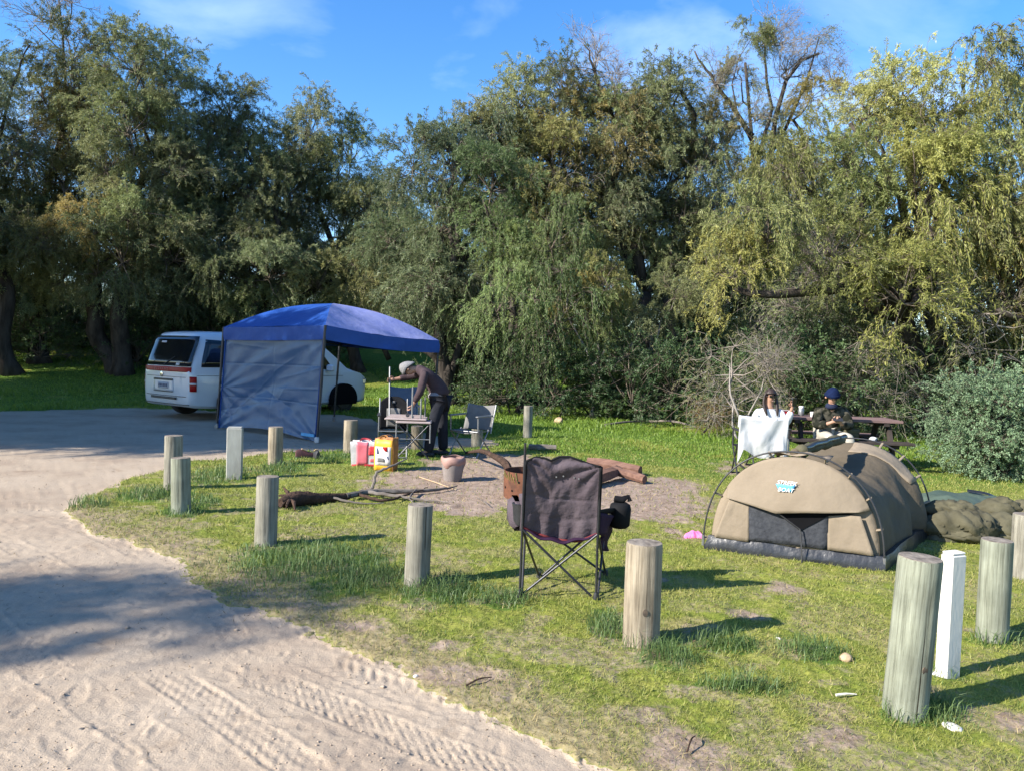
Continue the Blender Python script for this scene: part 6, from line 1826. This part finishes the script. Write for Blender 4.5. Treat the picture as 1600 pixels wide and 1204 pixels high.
shopping_bag('shopping_bag', 'tall yellow and white shopping bag right of the red one', 601, 737, .27, .17, .44, -.25, BAG_BROWN,
             [(.03, .97, .02, .95, BAG_YELLOW, 'yellow_front'), ], BAG_BROWN, .98)
yb = bpy.data.objects.get('shopping_bag.001')
def extra_yellow():
    p = yb; w, d, h = .27, .17, .44
    for (x0, x1, z0, z1, mt, nm, o) in ((-.42, .40, .18, .74, BAG_WHITE, 'white_print', .014), (-.02, .22, .60, .74, RED_LENS, 'red_print', .018), (.20, .30, .36, .46, INK_BLUE, 'dark_print', .018), (-.34, -.24, .52, .70, INK_BLUE, 'dark_print', .018), (-.3, .1, .28, .40, CHAIR_GREY, 'grey_print', .017)):
        m = MB(); m.grid([[Vector(((x0 + (x1 - x0) * i / 4) * w, -d / 2 - o + .004 * math.sin(i + j), (z0 + (z1 - z0) * j / 4) * h)) for i in range(5)] for j in range(5)]); m.build(nm, mt, p, smooth_ang=60, solid=.002)
extra_yellow()
def bucket():
    p = on_ground(707, 752)
    root = thing('bucket', 'grey bucket with a pinkish cloth-covered rim beside the fire pit', 'bucket', p)
    m = MB(); m.lathe([(.105, 0), (.11, .01), (.148, .245), (.15, .255), (.140, .255), (.10, .02)], n=30); m.build('bucket_wall', CEMENT, root, smooth_ang=50)
    m = MB(); rows = []
    for j in range(9):
        v = j / 8; row = []
        for i in range(40):
            a = 2 * math.pi * i / 40; fl = .012 * math.sin(5 * a) + .014 * math.sin(3 * a + 1)
            rr = .130 + .025 * math.sin(math.pi * min(1, v * 1.1)) + fl * v * .3
            z = .245 + .055 * math.cos(math.pi * v) + (.008 * math.sin(4 * a + 2)) * (1 - v) - fl * v * 1.2
            row.append(Vector((rr * math.cos(a), rr * math.sin(a), z)))
        rows.append(row)
    m.grid(rows, closed=True); m.build('rim_cloth', TERRA, root, smooth_ang=180, solid=.006)
bucket()
def shoe(label, px, py, rz, mt):
    p = on_ground(px, py)
    root = thing('shoe', label, 'shoe', p, rz, 'pair of dark shoes by the gazebo')
    sec = [(-.14, .030, .085), (-.11, .040, .10), (-.05, .040, .095), (.02, .044, .070), (.08, .048, .055), (.13, .042, .042), (.155, .020, .030)]
    rows = [[Vector((x, w * math.cos(a), .022 + max(0, math.sin(a)) * h - .0 * a)) for a in [math.pi * k / 10 for k in range(11)]] for x, w, h in sec]
    m = MB(); m.grid(rows); m.f.append(tuple(range(11))); m.m.append(0); m.build('upper', mt, root, smooth_ang=60)
    m = MB(); m.prism([(x, w * 1.08, 0) for x, w, h in sec] + [(x, -w * 1.08, 0) for x, w, h in reversed(sec)], (0, 0, .024)); m.build('sole', BLACK_PLASTIC, root)
    m = MB(); m.box((-.02, 0, .115), (.08, .05, .016), (0, .35, 0), ch=.005); m.build('tongue', STONE_TAN, root)
    return root
shoe('dark red shoe, the left one of the pair by the gazebo wall', 477, 716, .5, SHOE_RED)
shoe('black shoe with pale tongue, the right one of the pair by the gazebo wall', 493, 716, 2.1, BLACK_PLASTIC)

# ------------------------------------------------------------------ fire pit, logs, fallen branch
def fire_drum():
    p = on_ground(826, 778)
    root = thing('fire_drum', 'rusty steel fire drum half hidden behind the charcoal camp chair', 'fire pit', p)
    R, h = .285, .30
    m = MB(); m.lathe([(R, 0), (R * 1.01, h * .5), (R, h), (R - .008, h), (R - .01, h * .5), (R - .008, .01)], n=40); m.f = m.f[:-2]; m.m = m.m[:-2]; m.f.append(tuple(reversed(range(40)))); m.m.append(0)
    m.build('drum_wall', RUST, root, smooth_ang=50)
    for a, z, s in ((-2.75, .12, .014), (-2.3, .1, .012), (-2.0, .2, .012)):
        m = MB(); m.lathe([(s, 0), (s, .003)], (0, 0, 0), 10, rot=(0, math.pi / 2, 0)); o = m.build('vent_hole', HOLLOW_SHADE, root); o.location = (R * 1.008 * math.cos(a), R * 1.008 * math.sin(a), z); o.rotation_euler = (0, 0, a)
    for k in range(7):
        a = -2.85 + k * .12; m = MB(); q = Vector((R * math.cos(a), R * math.sin(a), 0)) * 1.03
        m.tube([q + Vector((0, 0, .30 - .02 * (k % 3))), q * 1.04 + Vector((.02, 0, .23)), q * 1.03 + Vector((.04, 0, .16 - .02 * (k % 2)))], [.009, .007, .003], 5, flat=.4); m.build('yellow_stalk', MOSSY, root)
fire_drum()
def twisted_log(name, label, pts, rads, mt, cat='log', n=12, group=None, kink=.06, end=None):
    b = Vector(pts[0]); b.z = min(p[2] for p in pts)
    root = thing(name, label, cat, b, group=group)
    P = spline([Vector(p) - b for p in pts], 5); R = lerpl(rads, len(P))
    m = MB(); m.tube(P, R, n)
    r = np.random.default_rng(len(label))
    V = []
    for i, v in enumerate(m.v):
        ring = min(i // n, len(P) - 1); c = P[ring]; d = Vector(v) - c
        V.append(tuple(c + d * (1 + kink * 3 * (vnoise((i % n) * .9, ring * .35, len(label)) - .5))))
    m.v = V
    m.build('bark' if end else 'wood', mt, root, smooth_ang=35)
    return root
def gp(px, py, z=0.0):
    p = on_ground(px, py); p.z += z; return p
twisted_log('split_log', 'reddish split log, the large one at the back of the firewood pile', [gp(918, 736, .09), gp(950, 739, .09), gp(1000, 745, .07)], [.10, .10, .08], REDWOOD, n=6, kink=.09)
twisted_log('split_log', 'reddish split log at the front left of the firewood pile', [gp(915, 764, .07), gp(940, 757, .09), gp(966, 749, .11)], [.085, .09, .075], REDWOOD, n=5, kink=.1)
twisted_log('split_log', 'short pale-ended log lying at the right tip of the firewood pile', [gp(955, 750, .13), gp(980, 753, .09), gp(1007, 758, .06)], [.055, .06, .055], REDWOOD, n=7, kink=.08)
twisted_log('log', 'short round log on the grass above the charcoal chair', [gp(826, 704, .05), gp(845, 705, .05), gp(869, 706, .05)], [.05, .055, .05], DEADWOOD, n=10)
twisted_log('dead_branch', 'dark dead branch leaning into the rusty fire drum', [gp(728, 710, .02), D(752, 704, 10.2), D(772, 712, 9.6), D(790, 724, 9.2), D(797, 742, 9.0)], [.018, .028, .036, .05, .05], ROOTWOOD, 'branch', n=8)
twisted_log('grey_log', 'pale grey fallen trunk lying in the shade below the trees', [Vector((D(1005, 610, 21).x, 21, gz(D(1005, 610, 21).x, 21) + .45)), Vector((D(1040, 605, 20.5).x, 20.5, gz(D(1040, 605, 20.5).x, 20.5) + .5)), Vector((D(1080, 615, 20).x, 20, gz(D(1080, 615, 20).x, 20) + .3))], [.13, .12, .08], DEADWOOD, n=10)
def fallen_branch():
    b = gp(450, 792)
    root = thing('fallen_branch', 'long fallen branch with dark root end lying across the grass', 'branch', b)
    def limb(nm, pts, rads, mt, n=7):
        P = spline([Vector(p) - b for p in pts], 6); rr = np.random.default_rng(int(pts[0][0] * 100) % 997)
        P = [p + Vector(rr.normal(size=3) * .003) for p in P]
        m = MB(); m.tube(P, lerpl(rads, len(P)), n); m.build(nm, mt, root, smooth_ang=50)
    limb('root_end', [gp(438, 797, .05), gp(462, 792, .07), gp(500, 788, .06), gp(545, 783, .05)], [.045, .085, .055, .035], ROOTWOOD, 9)
    for k, (dx, dy, z) in enumerate(((-16, 6, .02), (-20, -2, .10), (-12, -10, .14), (-8, 8, .03), (6, 10, .02))):
        limb('root', [gp(455, 793, .06), gp(455 + dx * .6, 793 + dy * .6, .06 + z * .4), gp(455 + dx, 793 + dy, z)], [.03, .02, .006], ROOTWOOD, 6)
    limb('stem', [gp(540, 784, .05), gp(580, 777, .06), gp(630, 775, .05), gp(680, 772, .04), gp(715, 765, .03)], [.033, .030, .026, .018, .006], DEADWOOD)
    limb('side_branch', [gp(575, 778, .06), gp(620, 783, .04), gp(660, 786, .03), gp(700, 790, .02)], [.022, .018, .012, .005], DEADWOOD)
    limb('side_branch', [gp(560, 781, .05), gp(600, 788, .03), gp(640, 780, .05), gp(668, 771, .06)], [.018, .015, .010, .004], ROOTWOOD)
    limb('side_branch', [gp(520, 787, .05), gp(560, 790, .02), gp(600, 790, .02)], [.014, .010, .004], DEADWOOD)
    limb('side_branch', [gp(650, 773, .05), gp(640, 784, .04), gp(648, 793, .02)], [.014, .010, .004], DEADWOOD)
    Y = gp(572, 775).y
    limb('upright_branch', [D(571, 774, Y), D(583, 758, Y + .05), D(589, 738, Y + .1), D(612, 727, Y + .2), D(636, 716, Y + .35)], [.022, .018, .016, .013, .007], DEADWOOD)
fallen_branch()
def stick(label, a, b, r=.008, mt=DEADWOOD, bend=.02):
    m0 = (Vector(a) + Vector(b)) / 2 + Vector((0, 0, bend))
    twisted_log('stick', label, [a, m0, b], [r, r * .9, r * .5], mt, 'stick', n=6)
stick('pale short stick on the lawn left of the nearest post', gp(1306, 1092, .012), gp(1338, 1091, .012), .007, STONE_WHITE, .004)
stick('thin dark twig on the bare patch by the road edge', gp(728, 1078, .01), gp(768, 1066, .012), .005, ROOTWOOD, .012)
stick('long pale stick on the fire pit sand', gp(655, 748, .01), gp(712, 768, .012), .007, STONE_TAN, .006)
stick('thin grey twig on the fire pit sand left of the drum', gp(745, 781, .01), gp(768, 796, .01), .006, DEADWOOD, .01)
stick('curved dark twig at the bottom edge of the lawn', gp(1073, 1182, .01), gp(1086, 1160, .02), .004, ROOTWOOD, .02)
stick('grey fallen branch on the lawn in front of the green bush', gp(945, 667, .04), gp(1010, 663, .06), .03, DEADWOOD, .03)
stick('long grey fallen branch left of the tan dry grass', gp(1010, 662, .05), gp(1095, 672, .04), .03, DEADWOOD, .08)
def stone(label, px, py, r, mt, sq=.7, seed=0):
    p = gp(px, py, -.006)
    bm = bmesh.new(); bmesh.ops.create_icosphere(bm, subdivisions=3, radius=1)
    for v in bm.verts:
        n = v.co.normalized(); k = 1 + .5 * (fbm(n.x * 1.6 + seed, n.y * 1.6 + n.z * 1.3, 7 + seed, 3) - .5)
        v.co = Vector((n.x * r * k * 1.25, n.y * r * k, max(n.z * r * k * sq + r * sq * .55, -.004)))
    me = bpy.data.meshes.new('stone'); bm.to_mesh(me); bm.free(); me.materials.append(mt)
    me.polygons.foreach_set('use_smooth', [True] * len(me.polygons))
    o = link('stone', me); o.location = p; o.rotation_euler = (0, 0, seed)
    return tag(o, label, 'stone')
stone('tan stone on the lawn left of the nearest post', 1321, 1032, .032, STONE_TAN, .8, 1)
stone('flat white stone at the foot of the nearest post', 1488, 1138, .036, STONE_WHITE, .4, 2)
stone('white stone against the foot of the white marker post', 1472, 1054, .036, STONE_WHITE, .5, 3)
stone('tiny white stone left of the tan stone', 1294, 1013, .013, STONE_WHITE, .7, 4)
stone('small white stone beside the shadow of the knotted post', 1216, 1001, .014, STONE_WHITE, .5, 5)
stone('small dark pebble on the sandy road at lower left', 128, 1134, .012, mat('dark_pebble', (.10, .085, .07)), .6, 6)
stone('pale pebble at the edge of the sandy road', 650, 1057, .012, STONE_WHITE, .7, 7)
stone('small pale stump far out on the green lawn', 873, 662, .11, STONE_TAN, .9, 8)
# ------------------------------------------------------------------ fallen leaves and twigs
def build_litter():
    r = np.random.default_rng(900)
    n = 26000
    y = 2.0 * (14 / 2.0) ** r.uniform(0, 1, n); x = r.uniform(-.8, .8, n) * y
    sand, bare, dry, lush, sd = ground_masks(x, y)
    dens = .05 * sand + .9 * bare + .35 * dry + .55 * np.exp(-(sd / .12) ** 2) + .06
    k = r.uniform(0, 1, n) < dens * (.3 + 1.2 * smooth(.4, .7, fbm(x * 2, y * 2, 97)))
    x, y = x[k], y[k]; n = len(x)
    z = ground_height(x, y) + .006
    a = r.uniform(0, 2 * np.pi, n)
    T = unit(np.stack([np.cos(a), np.sin(a), r.normal(size=n) * .25], 1)); S = unit(np.cross(T, np.stack([r.normal(size=n) * .3, r.normal(size=n) * .3, np.ones(n)], 1)))
    sc = np.clip(y / 5, .7, 1.6)
    V, Fq, A = leaf_faces(np.stack([x, y, z], 1), T, S, r.uniform(.012, .05, n) * sc, r.uniform(.003, .007, n) * sc, r.uniform(0, 1, n))
    m = foliage_mat('fallen_leaf', (.045, .030, .018), (.23, .17, .09), .05, .8)
    tag(link('leaf_litter', np_mesh('leaf_litter', V, Fq, m, {'leaf': ('POINT', A)})), 'small brown fallen leaves and twigs strewn over the ground', 'leaf litter', kind='stuff')
build_litter()
def build_clods():
    """small lumps of sand and gravel lying on the track"""
    r = np.random.default_rng(910); n = 5000
    y = 2.4 * (9 / 2.4) ** r.uniform(0, 1, n); x = r.uniform(-.78, .78, n) * y
    sand, bare, dry, lush, sd = ground_masks(x, y)
    k = (sand > .6) & (r.uniform(0, 1, n) < .12 + .7 * smooth(.5, .72, fbm(x * 2.4, y * 2.4, 99)))
    x, y = x[k], y[k]; n = len(x)
    z = ground_height(x, y)
    s = r.uniform(.002, .0065, n) * (1 + 1.2 * (r.uniform(0, 1, n) > .95))
    octa = np.array([[1, 0, 0], [0, 1, 0], [-1, 0, 0], [0, -1, 0], [0, 0, 1], [0, 0, -1.]])
    V = octa[None] * s[:, None, None] * r.uniform(.6, 1.4, (n, 6, 1)) * np.array([1.3, 1.1, .8]) + np.stack([x, y, z + s * .3], 1)[:, None]
    f = np.array([[0, 1, 4], [1, 2, 4], [2, 3, 4], [3, 0, 4], [1, 0, 5], [2, 1, 5], [3, 2, 5], [0, 3, 5]])
    Fq = (np.arange(n)[:, None, None] * 6 + f[None]).reshape(-1, 3)
    m = foliage_mat('sand_clod', (.17, .125, .09), (.35, .275, .205), .0, .95)
    tag(link('sand_clods', np_mesh('sand_clods', V.reshape(-1, 3), Fq, m, {'leaf': ('POINT', np.repeat(r.uniform(0, 1, n), 6))})), 'small crumbs of sand and gravel on the road', 'gravel', kind='stuff')
build_clods()
